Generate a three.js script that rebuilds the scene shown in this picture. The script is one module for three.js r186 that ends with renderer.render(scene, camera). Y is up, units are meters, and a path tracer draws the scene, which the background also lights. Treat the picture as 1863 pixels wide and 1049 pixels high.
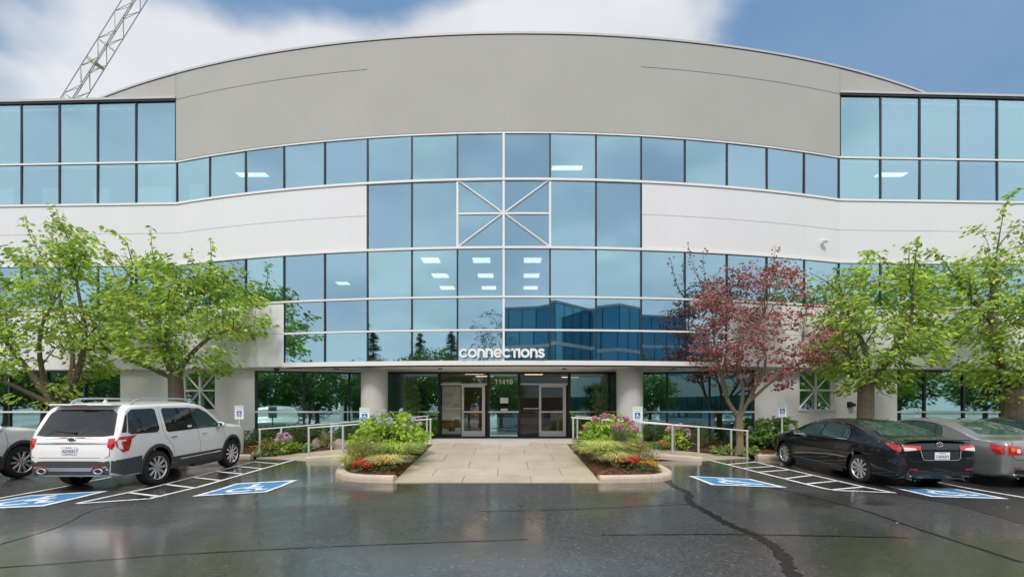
import * as THREE from 'three';
import { mergeGeometries } from 'three/addons/utils/BufferGeometryUtils.js';
import { TessellateModifier } from 'three/addons/modifiers/TessellateModifier.js';
import { RoundedBoxGeometry } from 'three/addons/geometries/RoundedBoxGeometry.js';
import { RectAreaLightUniformsLib } from 'three/addons/lights/RectAreaLightUniformsLib.js';
import { FontLoader } from 'three/addons/loaders/FontLoader.js';
import { TextGeometry } from 'three/addons/geometries/TextGeometry.js';
import { Brush, Evaluator, SUBTRACTION } from 'three-bvh-csg';

// ---------------------------------------------------------------- camera, sky, sun, exposure
const scene = new THREE.Scene();
const camera = new THREE.PerspectiveCamera(64.6, 1863 / 1049, 0.1, 600);
camera.position.set(0, 1.65, 0);                       // eye height above the lot, looking level along -z
camera.setViewOffset(1863, 1049, 0, -224.5, 1863, 1049);   // shift lens keeps the verticals upright
const renderer = new THREE.WebGLRenderer({ antialias: true });
renderer.toneMapping = THREE.LinearToneMapping;
renderer.toneMappingExposure = 1.77;
renderer.shadowMap.enabled = true;
RectAreaLightUniformsLib.init();

const SUN = new THREE.Vector3(-0.16, 0.80, 0.56).normalize();
function hash2(x, y) { let h = (x * 374761393 + y * 668265263) | 0; h = Math.imul(h ^ (h >>> 13), 1274126177); return ((h ^ (h >>> 16)) >>> 0) / 4294967296; }
function hash3(x, y, z) { return hash2(x + z * 1013, y - z * 7919); }
const fade = (t) => t * t * (3 - 2 * t);
function noise3(x, y, z) {
  const i = Math.floor(x), j = Math.floor(y), k = Math.floor(z), u = fade(x - i), v = fade(y - j), w = fade(z - k);
  const L = (a, b, t) => a + (b - a) * t;
  return L(L(L(hash3(i, j, k), hash3(i + 1, j, k), u), L(hash3(i, j + 1, k), hash3(i + 1, j + 1, k), u), v),
    L(L(hash3(i, j, k + 1), hash3(i + 1, j, k + 1), u), L(hash3(i, j + 1, k + 1), hash3(i + 1, j + 1, k + 1), u), v), w);
}
function fbm3(x, y, z, o = 5) { let a = 0.5, s = 0, n = 0; for (let q = 0; q < o; q++) { s += a * noise3(x, y, z); n += a; a *= 0.52; x = x * 2.03 + 7.1; y = y * 2.03 + 3.7; z = z * 2.03 + 1.9; } return s / n; }
const smooth = (a, b, x) => fade(Math.min(1, Math.max(0, (x - a) / (b - a))));
{
  // broken bright cloud over blue; the same field of cloud all the way round, a bank low in the north-west
  const W = 2048, H = 1024, data = new Float32Array(W * H * 4);
  for (let j = 0; j < H; j++) {
    const el = (j + 0.5) / H * Math.PI - Math.PI / 2, y = Math.sin(el), c = Math.cos(el);
    for (let i = 0; i < W; i++) {
      const az = (i + 0.5) / W * 2 * Math.PI - Math.PI, x = c * Math.cos(az), z = c * Math.sin(az), o = (j * W + i) * 4;
      const up = Math.max(y, 0);
      let r = 0.155 - 0.085 * smooth(0, 0.75, up), g = 0.230 - 0.080 * smooth(0, 0.8, up), b = 0.320 - 0.040 * smooth(0, 0.9, up);
      const k = 1 / (up + 0.22), n = fbm3(x * k * 1.25 + 4.3, up * 2.2 + 1.0, z * k * 1.25 + 9.2, 6);
      const wisps = fbm3(x * 5 + 3, y * 9, z * 5 + 8, 5);
      const north = smooth(0.15, -0.55, z);                                   // the clearer half of the sky, over the building
      const bank = 1.3 * Math.exp(-(((az + 2.12) / 0.28) ** 2)) * smooth(0.635, 0.52, y) + 1.35 * Math.exp(-(((az + 1.52) / 0.42) ** 2)) * smooth(0.71, 0.62, y) + 1.0 * Math.exp(-(((az + 1.86) / 0.2) ** 2)) * smooth(0.66, 0.57, y);
      const cover = 0.13 * (1 - north) + (-0.15 + 0.33 * bank) * north;
      const m = smooth(0.46, 0.64, n * 0.66 + wisps * 0.34 + cover);
      const veil = 0.62 * (1 - north) + 0.16 * wisps * north;
      const q = Math.min(1, m * 0.94 + veil * (1 - m)), lum = 0.46 + 0.16 * (wisps - 0.5) + 0.14 * (1 - north);
      r += (lum * 0.985 - r) * q; g += (lum * 1.0 - g) * q; b += (lum * 1.04 - b) * q;
      if (y < 0) { r = 0.2; g = 0.21; b = 0.22; }
      data[o] = r; data[o + 1] = g; data[o + 2] = b; data[o + 3] = 1;
    }
  }
  const sky = new THREE.DataTexture(data, W, H, THREE.RGBAFormat, THREE.FloatType);
  sky.mapping = THREE.EquirectangularReflectionMapping; sky.magFilter = THREE.LinearFilter; sky.minFilter = THREE.LinearFilter; sky.needsUpdate = true;
  scene.background = sky; scene.environment = sky;
}
const sun = new THREE.DirectionalLight(0xfff7ee, 1.5);
sun.position.copy(SUN).multiplyScalar(60); sun.castShadow = true; sun.shadow.radius = 26;
sun.shadow.mapSize.set(4096, 4096);
Object.assign(sun.shadow.camera, { left: -45, right: 45, top: 45, bottom: -45, near: 1, far: 160 });
scene.add(sun, sun.target);

// ---------------------------------------------------------------- helpers (depth D counts metres north of the camera, z = -D)
const V = (x, y, d) => new THREE.Vector3(x, y, -d);
function rng(seed) { let a = seed >>> 0; return () => { a = (a + 0x6d2b79f5) | 0; let t = Math.imul(a ^ (a >>> 15), 1 | a); t = (t + Math.imul(t ^ (t >>> 7), 61 | t)) ^ t; return ((t ^ (t >>> 14)) >>> 0) / 4294967296; }; }
const taken = {};
function numbered(name) { const n = taken[name] = (taken[name] ?? -1) + 1; return n ? name + '_' + String(n).padStart(3, '0') : name; }
function tag(o, label, category, group, kind) { if (label) o.userData.label = label; if (category) o.userData.category = category; if (group) o.userData.group = group; if (kind) o.userData.kind = kind; return o; }
function top(o, name, label, category, group, kind) { o.name = numbered(name); scene.add(o); return tag(o, label, category, group, kind); }
function thing(name, label, category, pos, turn = 0, group) { const g = new THREE.Group(); top(g, name, label, category, group); if (pos) g.position.copy(pos); g.rotation.y = turn; return g; }
function copyOf(o, name, label, pos, turn = 0, scale = 1) { const c = o.clone(); c.name = numbered(name); scene.add(c); c.userData = { ...o.userData }; if (label) c.userData.label = label; c.position.copy(pos); c.rotation.y = turn; c.scale.setScalar(scale); return c; }
function part(parent, name, geo, mat) { const m = new THREE.Mesh(geo, mat); m.name = name; m.castShadow = m.receiveShadow = true; if (parent) parent.add(m); return m; }
function ground(name, geo, mat, label, kind = 'structure', cat) { const m = part(null, name, geo, mat); top(m, name, label, cat, null, kind); return m; }
function clean(g) { let q = g.index ? g.toNonIndexed() : g; for (const k of Object.keys(q.attributes)) if (!['position', 'normal', 'uv'].includes(k)) q.deleteAttribute(k); if (!q.attributes.uv) q.setAttribute('uv', new THREE.BufferAttribute(new Float32Array(q.attributes.position.count * 2), 2)); return q; }
const join = (list) => mergeGeometries(list.map(clean));
class MB {                                              // collects flat faces and boxes into one geometry
  constructor() { this.p = []; this.t = []; this.c = []; }
  tri(a, b, c, ua, ub, uc) { for (const v of [a, b, c]) this.p.push(v.x, v.y, v.z); for (const u of [ua, ub, uc]) this.t.push(u ? u[0] : 0, u ? u[1] : 0); return this; }
  quad(a, b, c, d, ua, ub, uc, ud) { return this.tri(a, b, c, ua, ub, uc).tri(a, c, d, ua, uc, ud); }
  hexa(q, uv) {                                         // q: 4 front corners (bl br tr tl) then 4 back corners
    const [a, b, c, d, e, f, g, h] = q, u = uv || [[0, 0], [1, 0], [1, 1], [0, 1]], w = a.distanceTo(e);
    this.quad(a, b, c, d, ...u); this.quad(f, e, h, g, u[1], u[0], u[3], u[2]);
    this.quad(e, a, d, h, [u[0][0] - w, u[0][1]], u[0], u[3], [u[3][0] - w, u[3][1]]); this.quad(b, f, g, c, u[1], [u[1][0] + w, u[1][1]], [u[2][0] + w, u[2][1]], u[2]);
    this.quad(d, c, g, h, u[3], u[2], [u[2][0], u[2][1] + w], [u[3][0], u[3][1] + w]); this.quad(e, f, b, a, [u[0][0], u[0][1] - w], [u[1][0], u[1][1] - w], u[1], u[0]);
    return this;
  }
  bar(a, b, r, sides = 6, r2 = r) {                      // a straight rod from a to b
    const d = b.clone().sub(a).normalize(), s = Math.abs(d.y) > 0.9 ? new THREE.Vector3(1, 0, 0) : new THREE.Vector3(0, 1, 0), u = s.cross(d).normalize(), w = d.clone().cross(u);
    const at = (p, q, k) => p.clone().addScaledVector(u, q * Math.cos(k / sides * 6.2832)).addScaledVector(w, q * Math.sin(k / sides * 6.2832)), len = a.distanceTo(b);
    for (let k = 0; k < sides; k++) { this.quad(at(a, r, k), at(a, r, k + 1), at(b, r2, k + 1), at(b, r2, k), [k / sides, 0], [(k + 1) / sides, 0], [(k + 1) / sides, len], [k / sides, len]); this.tri(a, at(a, r, k + 1), at(a, r, k)); this.tri(b, at(b, r2, k), at(b, r2, k + 1)); }
    return this;
  }
  geo() { const g = new THREE.BufferGeometry(); g.setAttribute('position', new THREE.Float32BufferAttribute(this.p, 3)); g.setAttribute('uv', new THREE.Float32BufferAttribute(this.t, 2)); if (this.c.length) g.setAttribute('color', new THREE.Float32BufferAttribute(this.c, 3)); g.computeVertexNormals(); return g; }
}
const box = (w, h, d, x = 0, y = 0, z = 0, r = 0) => (r ? new RoundedBoxGeometry(w, h, d, 2, r) : new THREE.BoxGeometry(w, h, d)).translate(x, y, z);
function tube(points, r, seg = 24, sides = 8) { return new THREE.TubeGeometry(new THREE.CatmullRomCurve3(points), seg, r, sides); }

// procedural surface textures: tileable noise, colour and relief only
function tileNoise(n, cells, seed) {
  const out = new Float32Array(n * n), q = (a) => ((a % cells) + cells) % cells;
  for (let j = 0; j < n; j++) for (let i = 0; i < n; i++) {
    const x = i / n * cells, y = j / n * cells, a = Math.floor(x), b = Math.floor(y), u = fade(x - a), v = fade(y - b), h = (p, r) => hash2(q(p) + seed * 131, q(r) + seed * 57);
    out[j * n + i] = (h(a, b) * (1 - u) + h(a + 1, b) * u) * (1 - v) + (h(a, b + 1) * (1 - u) + h(a + 1, b + 1) * u) * v;
  }
  return out;
}
function tileFbm(n, cells, seed, oct = 4, gain = 0.55) { const s = new Float32Array(n * n); let a = 1, t = 0; for (let o = 0; o < oct && cells <= n; o++) { const q = tileNoise(n, cells, seed + o); for (let i = 0; i < s.length; i++) s[i] += q[i] * a; t += a; a *= gain; cells *= 2; } for (let i = 0; i < s.length; i++) s[i] /= t; return s; }
function dataTex(n, fill, metres, srgb = true) {
  const d = new Uint8Array(n * n * 4);
  for (let i = 0; i < n * n; i++) { const c = fill(i); d[i * 4] = c[0]; d[i * 4 + 1] = c[1]; d[i * 4 + 2] = c[2]; d[i * 4 + 3] = 255; }
  const t = new THREE.DataTexture(d, n, n); t.wrapS = t.wrapT = THREE.RepeatWrapping; t.magFilter = THREE.LinearFilter; t.minFilter = THREE.LinearMipmapLinearFilter; t.generateMipmaps = true;
  if (srgb) t.colorSpace = THREE.SRGBColorSpace; t.repeat.set(1 / metres, 1 / metres); t.needsUpdate = true; return t;
}
const S = (x) => Math.max(0, Math.min(255, 255 * (x <= 0.0031308 ? 12.92 * x : 1.055 * x ** (1 / 2.4) - 0.055)));
const grey = (v) => { const b = Math.max(0, Math.min(255, v * 255)); return [b, b, b]; };
function std(rgb, rough, more = {}) { const m = new THREE.MeshPhysicalMaterial({ roughness: rough, metalness: 0, side: THREE.DoubleSide, ...more }); m.color.setRGB(...rgb); return m; }
function canvasTex(w, h, draw) { const c = document.createElement('canvas'); c.width = w; c.height = h; draw(c.getContext('2d'), w, h); const t = new THREE.CanvasTexture(c); t.colorSpace = THREE.SRGBColorSpace; t.magFilter = THREE.LinearFilter; return t; }

const nA = tileFbm(512, 4, 3, 6, 0.6), nB = tileFbm(512, 64, 9, 3, 0.8), nC = tileFbm(512, 3, 21, 4, 0.5), nD = tileFbm(512, 128, 31, 2, 0.9);
const nS = new Float32Array(512 * 512); { const q = tileNoise(512, 128, 77), w = tileNoise(512, 4, 78); for (let j = 0; j < 512; j++) for (let i = 0; i < 512; i++) nS[j * 512 + i] = q[(Math.floor(j / 40) % 3) * 512 * 0 + 17 * 512 + i] * 0.6 + 0.4 * w[j * 512 + i]; }
const M = {};
function stucco(rgb, vary) {
  const map = dataTex(512, (i) => { const k = 1 + vary * (nA[i] - 0.5) + 0.05 * (nD[i] - 0.5) + 0.028 * (nS[i] - 0.5); return [S(rgb[0] * k), S(rgb[1] * k), S(rgb[2] * k)]; }, 5.3);
  const bump = dataTex(512, (i) => grey(nD[i]), 1.1, false);
  return std([1, 1, 1], 0.85, { map, bumpMap: bump, bumpScale: 0.003 });
}
M.white = stucco([0.745, 0.76, 0.785], 0.07);
M.grey = stucco([0.425, 0.425, 0.402], 0.10);
M.pale = stucco([0.79, 0.79, 0.785], 0.08);
M.column = stucco([0.52, 0.515, 0.49], 0.12);
M.soffit = stucco([0.85, 0.84, 0.81], 0.05);
M.groove = std([0.40, 0.40, 0.40], 0.9);
M.joint = std([0.17, 0.15, 0.12], 0.9);
M.trim = std([0.80, 0.80, 0.80], 0.4);
M.dark = std([0.022, 0.025, 0.03], 0.38);
M.cap = std([0.50, 0.51, 0.53], 0.5);
M.alu = std([0.66, 0.66, 0.65], 0.4, { metalness: 0.25 });
M.rail = std([0.62, 0.63, 0.63], 0.42, { metalness: 0.35 });
const glassOf = (rgb, opacity) => { const m = new THREE.MeshPhysicalMaterial({ metalness: 1, roughness: 0.015, transparent: true, opacity, side: THREE.DoubleSide }); m.color.setRGB(...rgb); return m; };
M.glasses = [0.88, 0.95, 1.0, 1.03, 1.07].map((k) => glassOf([0.475 * k, 0.735 * k, 0.84 * (0.5 + 0.5 * k)], 0.55)); M.glass = M.glasses[2];
M.glassLow = glassOf([0.46, 0.72, 0.70], 0.60);
M.glassDoor = glassOf([0.50, 0.62, 0.58], 0.16);
M.asphalt = (() => {
  const map = dataTex(1024, (i) => { const x = i % 1024, y = (i - x) / 1024, c = nC[(y >> 1) * 512 + (x >> 1)], f = hash2(x, y), g = hash2(x >> 1, (y >> 1) + 999), h = hash2((x >> 2) + 77, (y >> 2) + 31), k = 0.054 * (0.55 + 0.9 * c) * (0.2 + 0.55 * g + 0.3 * f + 0.75 * h * h) + (h > 0.985 ? 0.14 * g : 0); return [S(k), S(k * 1.02), S(k * 1.02)]; }, 6.4);
  const rough = dataTex(512, (i) => grey(0.17 + 0.40 * smooth(0.34, 0.64, nA[i]) + 0.14 * (nB[i] - 0.5)), 9.7, false);
  const bump = dataTex(512, (i) => grey(0.4 * nB[i] + 0.6 * hash2(i % 512, i >> 9)), 2.2, false);
  const film = dataTex(512, (i) => grey(0.38 + 0.62 * smooth(0.62, 0.40, nA[i]) + 0.25 * (nB[i] - 0.5)), 9.7, false);
  return std([1, 1, 1], 1, { map, roughnessMap: rough, bumpMap: bump, bumpScale: 0.0024, clearcoat: 1, clearcoatRoughness: 0.15, clearcoatMap: film });
})();
M.newAsphalt = (() => { const map = dataTex(512, (i) => { const k = 0.026 * (0.7 + 0.6 * nB[i]); return [S(k), S(k), S(k * 1.06)]; }, 1.9), bump = dataTex(512, (i) => grey(nD[i]), 0.9, false); return std([1, 1, 1], 0.42, { map, bumpMap: bump, bumpScale: 0.003, clearcoat: 0.3, clearcoatRoughness: 0.25 }); })();
M.tar = std([0.008, 0.008, 0.009], 0.3);
const concrete = (rgb, rough) => { const map = dataTex(512, (i) => { const k = (0.72 + 0.5 * nA[i]) * (0.9 + 0.2 * nB[i]); return [S(rgb[0] * k), S(rgb[1] * k), S(rgb[2] * k)]; }, 2.9), bump = dataTex(512, (i) => grey(nB[i]), 0.8, false); return std([1, 1, 1], rough, { map, bumpMap: bump, bumpScale: 0.002 }); };
M.walk = concrete([0.46, 0.40, 0.31], 0.45);
M.kerb = concrete([0.55, 0.46, 0.36], 0.7);
M.landing = concrete([0.58, 0.55, 0.50], 0.6);
M.mulch = (() => { const map = dataTex(512, (i) => { const k = 0.35 + 1.5 * nB[i] * nD[i]; return [S(0.13 * k), S(0.055 * k), S(0.03 * k)]; }, 0.9), bump = dataTex(512, (i) => grey(nB[i]), 0.9, false); return std([1, 1, 1], 0.95, { map, bumpMap: bump, bumpScale: 0.03 }); })();
M.bark = (() => { const map = dataTex(512, (i) => { const k = 0.4 + 1.3 * nB[(i * 1) % 262144] * (0.5 + nA[i]); return [S(0.22 * k), S(0.175 * k), S(0.13 * k)]; }, 0.7), bump = dataTex(512, (i) => grey(nB[i]), 0.7, false); return std([1, 1, 1], 0.95, { map, bumpMap: bump, bumpScale: 0.03 }); })();
M.mapleBark = M.bark.clone(); M.mapleBark.color.setRGB(1.5, 1.5, 1.3);
M.paint = (() => { const map = dataTex(512, (i) => { const k = 0.74 * (nB[i] > 0.34 ? 1 : 0.28) * (0.72 + 0.5 * nA[i]); return [S(k), S(k), S(k)]; }, 1.7); return std([1, 1, 1], 0.55, { map }); })();
M.lamp = new THREE.MeshStandardMaterial({ color: 0xffffff, emissive: 0xfff1dc, emissiveIntensity: 1.2 });
M.lampWarm = new THREE.MeshStandardMaterial({ color: 0xffffff, emissive: 0xffd9ac, emissiveIntensity: 1.3 });
M.leaf = (r, g, b) => std([r, g, b], 0.88, { vertexColors: true, transmission: 0.45, thickness: 0 });

// ---------------------------------------------------------------- the office building
// The front is a shallow bow (radius 46.9 m) that turns into straight wings at s = +-12.48; s runs along the front, o is the offset outward.
const R = 46.9, XC = 0.29, DC = 62.23, T0 = -0.01216, SK = 12.48, P8 = 1.56, WS = 0.031;
const arcDir = (s) => { const t = s / R + T0; return [Math.sin(t), Math.cos(t)]; };      // outward normal (x, towards the camera)
function Pa(s, y, o = 0) { const [nx, nz] = arcDir(s); return V(XC + (R + o) * nx, y, DC - (R + o) * nz); }
function P(s, y, o = 0) {
  if (Math.abs(s) < SK - 1e-6) return Pa(s, y, o);
  const sg = Math.sign(s), a = Pa(sg * SK, y, 0), [nx, nz] = arcDir(sg * SK), wn = [sg * WS, 1], l = Math.hypot(...wn), wx = wn[0] / l, wz = wn[1] / l, e = Math.abs(s) - SK;
  if (e < 1e-6) { let mx = nx + wx, mz = nz + wz; const q = Math.hypot(mx, mz); mx /= q; mz /= q; const k = o / (mx * wx + mz * wz); return new THREE.Vector3(a.x + mx * k, y, a.z + mz * k); }
  return new THREE.Vector3(a.x + sg * e / l + wx * o, y, a.z - WS * e / l + wz * o);
}
function band(s0, s1, y0, y1, o0, o1, step = 0.78, F = P, mb = new MB()) {                // a strip of wall or trim that follows the front
  const cuts = [s0]; for (const k of [-SK, SK]) if (k > s0 + 1e-6 && k < s1 - 1e-6) cuts.push(k); cuts.push(s1);
  const pts = []; for (let c = 0; c + 1 < cuts.length; c++) { const n = Math.max(1, Math.round((cuts[c + 1] - cuts[c]) / step)); for (let i = 0; i < n; i++) pts.push(cuts[c] + (cuts[c + 1] - cuts[c]) * i / n); } pts.push(s1);
  for (let i = 0; i + 1 < pts.length; i++) {
    const a = pts[i], b = pts[i + 1], f = [F(a, y0, o1), F(b, y0, o1), F(b, y1, o1), F(a, y1, o1)], r = [F(a, y0, o0), F(b, y0, o0), F(b, y1, o0), F(a, y1, o0)];
    mb.quad(f[0], f[1], f[2], f[3], [a, y0], [b, y0], [b, y1], [a, y1]); mb.quad(r[1], r[0], r[3], r[2], [b, y0], [a, y0], [a, y1], [b, y1]);
    mb.quad(f[3], f[2], r[2], r[3], [a, y1], [b, y1], [b, y1 + 0.3], [a, y1 + 0.3]); mb.quad(r[0], r[1], f[1], f[0], [a, y0 - 0.3], [b, y0 - 0.3], [b, y0], [a, y0]);
    if (i === 0) mb.quad(r[0], f[0], f[3], r[3], [a - 0.3, y0], [a, y0], [a, y1], [a - 0.3, y1]);
    if (i + 2 === pts.length) mb.quad(f[1], r[1], r[2], f[2], [b, y0], [b + 0.3, y0], [b + 0.3, y1], [b, y1]);
  }
  return mb;
}
const END = 27;
const B = thing('office_building', 'three-storey office building with bowed blue glass front and white bands', 'building', null);
const H = { sill: 3.35, r1: 4.40, r2: 5.51, b2: 7.17, groove: 8.35, b3: 9.46, b3t: 11.03, wing: 13.31, roof: 14.38 };
const HI = {};
// pane edges along the front: equal on the bow, a little narrower on the wings
const edges = []; for (let k = -8; k <= 8; k++) edges.push(k * P8);
for (let k = 1; k <= 9; k++) { const e = SK + (k === 1 ? 1.58 : 1.58 + (k - 1) * 1.49); edges.push(e); edges.unshift(-e); }
const wide = (s0, s1) => edges.filter((e) => e > s0 - 1e-3 && e < s1 + 1e-3);
// solid walls
const wallPart = (s0, s1, y0, y1, o0 = -0.25, o1 = 0.03, m = M.white, name = 'wall_panel') => part(B, name, band(s0, s1, y0, y1, o0, o1).geo(), m);
for (const g of [-1, 1]) {
  const q = (a, b) => g < 0 ? [-b, -a] : [a, b];
  wallPart(...q(3 * P8, END), H.groove + 0.007, H.b3 - 0.05); wallPart(...q(3 * P8, END), H.b2 + 0.05, H.groove - 0.007);
  part(B, 'wall_joint', band(...q(3 * P8, END), H.groove - 0.007, H.groove + 0.007, -0.2, 0.012).geo(), M.groove);
  wallPart(...q(5 * P8, END), H.r1 + 0.007, H.r2 - 0.03); wallPart(...q(5 * P8, END), 3.25, H.r1 - 0.007);
  part(B, 'wall_joint', band(...q(5 * P8, END), H.r1 - 0.007, H.r1 + 0.007, -0.2, 0.012).geo(), M.groove);
}
// grey drum above the third floor, carried on behind the wings
wallPart(-SK, -3 * P8, H.b3t + 0.03, 13.33, -0.3, 0.05, M.grey, 'fascia_panel'); wallPart(3 * P8, SK, H.b3t + 0.03, 13.33, -0.3, 0.05, M.grey, 'fascia_panel');
part(B, 'fascia_panel', band(-3 * P8, 3 * P8, H.b3t + 0.03, H.roof - 0.09, -0.3, 0.05).geo(), M.grey);
for (const g of [-1, 1]) { const q = (a, b) => g < 0 ? [-b, -a] : [a, b];
  part(B, 'fascia_panel', band(...q(3 * P8, SK), 13.352, H.roof - 0.09, -0.3, 0.05).geo(), M.grey);
  part(B, 'wall_joint', band(...q(3 * P8 + 0.01, SK), 13.33, 13.352, -0.25, 0.036).geo(), M.groove);
  part(B, 'fascia_panel', band(...q(SK + 0.012, 19.5), 13.39, H.roof - 0.09, -0.3, 0.045, 0.78, Pa).geo(), M.grey); }
part(B, 'roof_coping', band(-19.5, 19.5, H.roof - 0.07, H.roof, -0.35, 0.075, 0.78, Pa).geo(), M.cap);
part(B, 'roof_coping', band(-19.5, 19.5, H.roof - 0.09, H.roof - 0.07, -0.32, 0.055, 0.78, Pa).geo(), M.dark);
for (const g of [-1, 1]) { const q = (a, b) => g < 0 ? [-b, -a] : [a, b];
  part(B, 'roof_coping', band(...q(SK + 0.004, END), H.wing + 0.07, H.wing + 0.15, -0.4, 0.09).geo(), M.cap);
  part(B, 'roof_coping', band(...q(SK + 0.004, END), H.wing, H.wing + 0.07, -0.3, 0.06).geo(), M.dark); }
// glass panes, each one a flat sheet with its own slight tilt
const rp = rng(11);
function pane(s0, s1, y0, y1, m = M.glass, parent = B) {
  const tx = (rp() - 0.5) * 0.013, ty = (rp() - 0.5) * 0.011, g = 0.012, f = [P(s0 + g, y0, 0), P(s1 - g, y0, 0), P(s1 - g, y1, 0), P(s0 + g, y1, 0)];
  const n = f[1].clone().sub(f[0]).cross(f[3].clone().sub(f[0])).normalize();
  f[2].addScaledVector(n, tx + ty); f[3].addScaledVector(n, tx - ty); f[1].addScaledVector(n, -tx + ty); f[0].addScaledVector(n, -tx - ty);
  const r = f.map((v) => v.clone().addScaledVector(n, -0.012));
  return part(parent, 'glass_pane', new MB().hexa([...f, ...r]).geo(), m === M.glass ? M.glasses[Math.floor(rp() * 5)] : m);
}
const row = (s0, s1, y0, y1, m) => { const e = wide(s0, s1); for (let i = 0; i + 1 < e.length; i++) pane(e[i], e[i + 1], y0, y1, m); };
row(-edges[edges.length - 1], edges[edges.length - 1], H.b3, H.b3t);
row(-99, -SK, H.b3t, H.wing); row(SK, 99, H.b3t, H.wing);
row(-3 * P8, 3 * P8, H.b2, H.b3);
row(-99, 99, H.r2, H.b2);
row(-5 * P8, 5 * P8, H.r1, H.r2); row(-5 * P8, 5 * P8, H.sill, H.r1);
// mullions: dark uprights, white centre line, white transoms
const up = (s, y0, y1, m = M.dark, w = 0.055, o = 0.028) => part(B, 'mullion', band(s - w / 2, s + w / 2, y0, y1, -0.06, o, 1).geo(), m);
for (const e of edges) {
  const a = Math.abs(e), c = a < 0.01, m = c ? M.trim : M.dark, w = c ? 0.07 : 0.055, o = c ? 0.045 : 0.028;
  up(e, H.b3 + 0.03, H.b3t - 0.03, m, w, o); up(e, H.r2 + 0.03, H.b2 - 0.03, m, w, o);
  if (a > SK + 0.1) up(e, H.b3t + 0.03, H.wing, m, w, o);
  if (Math.abs(a - SK) < 0.01) up(Math.sign(e) * (SK + 0.04), H.b3t + 0.03, H.wing, M.dark);
  if (a < 3 * P8 + 0.01) up(e, H.b2 + 0.03, H.b3 - 0.03, Math.abs(a - P8) < 0.01 || c ? M.trim : m, a < 0.01 || Math.abs(a - P8) < 0.01 ? 0.07 : w, c ? 0.045 : 0.03);
  if (a < 5 * P8 + 0.01) { up(e, H.r1 + 0.03, H.r2 - 0.03, m, w, o); up(e, H.sill + 0.02, H.r1 - 0.03, m, w, o); }
}
const across = (s0, s1, y, h = 0.06, o = 0.04) => part(B, 'transom', band(s0, s1, y - h / 2, y + h / 2, -0.07, o).geo(), M.trim);
across(-END, END, H.b3t, 0.06); across(-END, END, H.b3, 0.075, 0.06); across(-END, END, H.b2, 0.075, 0.06); across(-END, END, H.r2, 0.06, 0.06); across(-5 * P8, 5 * P8, H.r1, 0.06);
part(B, 'canopy_edge', band(-5 * P8 + 0.002, 5 * P8 - 0.002, H.sill - 0.13, H.sill + 0.02, -0.4, 0.09).geo(), M.trim);
// star of bars in the two middle panes
{ const yc = (H.b2 + H.b3) / 2; part(B, 'star_bar', band(-P8 + 0.04, P8 - 0.04, yc - 0.03, yc + 0.03, -0.02, 0.04).geo(), M.trim);
  for (const g of [-1, 1]) for (const [ya, yb] of [[H.b3 - 0.05, yc + 0.03], [H.b2 + 0.05, yc - 0.03]]) { const a = P(g * (P8 - 0.05), ya, 0.018), b = P(g * 0.05, yb, 0.018); part(B, 'star_bar', new MB().bar(a, b, 0.036, 4).geo(), M.trim); } }
// floors, ceilings and inner walls, so that the rooms behind the glass are closed
function slab(y0, y1, s1, inset, back, m, name) {
  const sh = new THREE.Shape(); const n = 40, pts = []; for (let i = 0; i <= n; i++) { const s = -s1 + 2 * s1 * i / n; pts.push(P(s, 0, -inset)); }
  pts.forEach((p, i) => i ? sh.lineTo(p.x, -p.z) : sh.moveTo(p.x, -p.z)); sh.lineTo(pts[n].x, back); sh.lineTo(pts[0].x, back);
  const g = new THREE.ExtrudeGeometry(sh, { depth: y1 - y0, bevelEnabled: false }); g.rotateX(-Math.PI / 2); g.translate(0, y0, 0); return part(B, name, g, m);
}
M.carpet = std([0.09, 0.095, 0.10], 0.95); M.ceiling = std([0.62, 0.62, 0.60], 0.9); M.inner = std([0.42, 0.42, 0.41], 0.9); M.wood = std([0.28, 0.15, 0.07], 0.6);
slab(3.32, 3.40, END - 0.1, 0.16, 25, M.carpet, 'floor_slab'); slab(7.17, 8.33, END - 0.1, 0.29, 25, M.ceiling, 'floor_slab'); slab(8.34, 9.30, END - 0.1, 0.29, 17.9, M.inner, 'floor_slab');
slab(8.331, 8.339, END - 0.1, 0.3, 25, M.carpet, 'floor_slab'); slab(11.0, 11.25, END - 0.1, 0.3, 25, M.ceiling, 'ceiling_slab'); slab(13.33, 13.37, END - 0.1, 0.42, 30, M.cap, 'roof_slab');
{ const sh = new THREE.Shape(), pts = []; for (let i = 0; i <= 40; i++) pts.push(Pa(-19.4 + 38.8 * i / 40, 0, -0.36)); pts.forEach((p, i) => i ? sh.lineTo(p.x, -p.z) : sh.moveTo(p.x, -p.z)); sh.lineTo(pts[40].x, 30); sh.lineTo(pts[0].x, 30);
  const g = new THREE.ExtrudeGeometry(sh, { depth: 0.1, bevelEnabled: false }); g.rotateX(-Math.PI / 2); g.translate(0, 14.2, 0); part(B, 'roof_slab', g, M.cap); }
part(B, 'inner_wall', box(54, 13.1, 0.2, 0, 6.6, -25.1), M.inner);
for (const g of [-1, 1]) { const e = P(g * END, 0, 0); part(B, 'end_wall', box(0.25, 13.3, 13.2, e.x, 6.65, e.z - 6.6), M.white); part(B, 'roof_upstand', box(0.3, 1.1, 10.4, g * 18.7, 13.72, -24.4), M.grey); }
part(B, 'rear_wall', box(54, 13.3, 0.25, 0, 6.65, -30.1), M.white);
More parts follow.
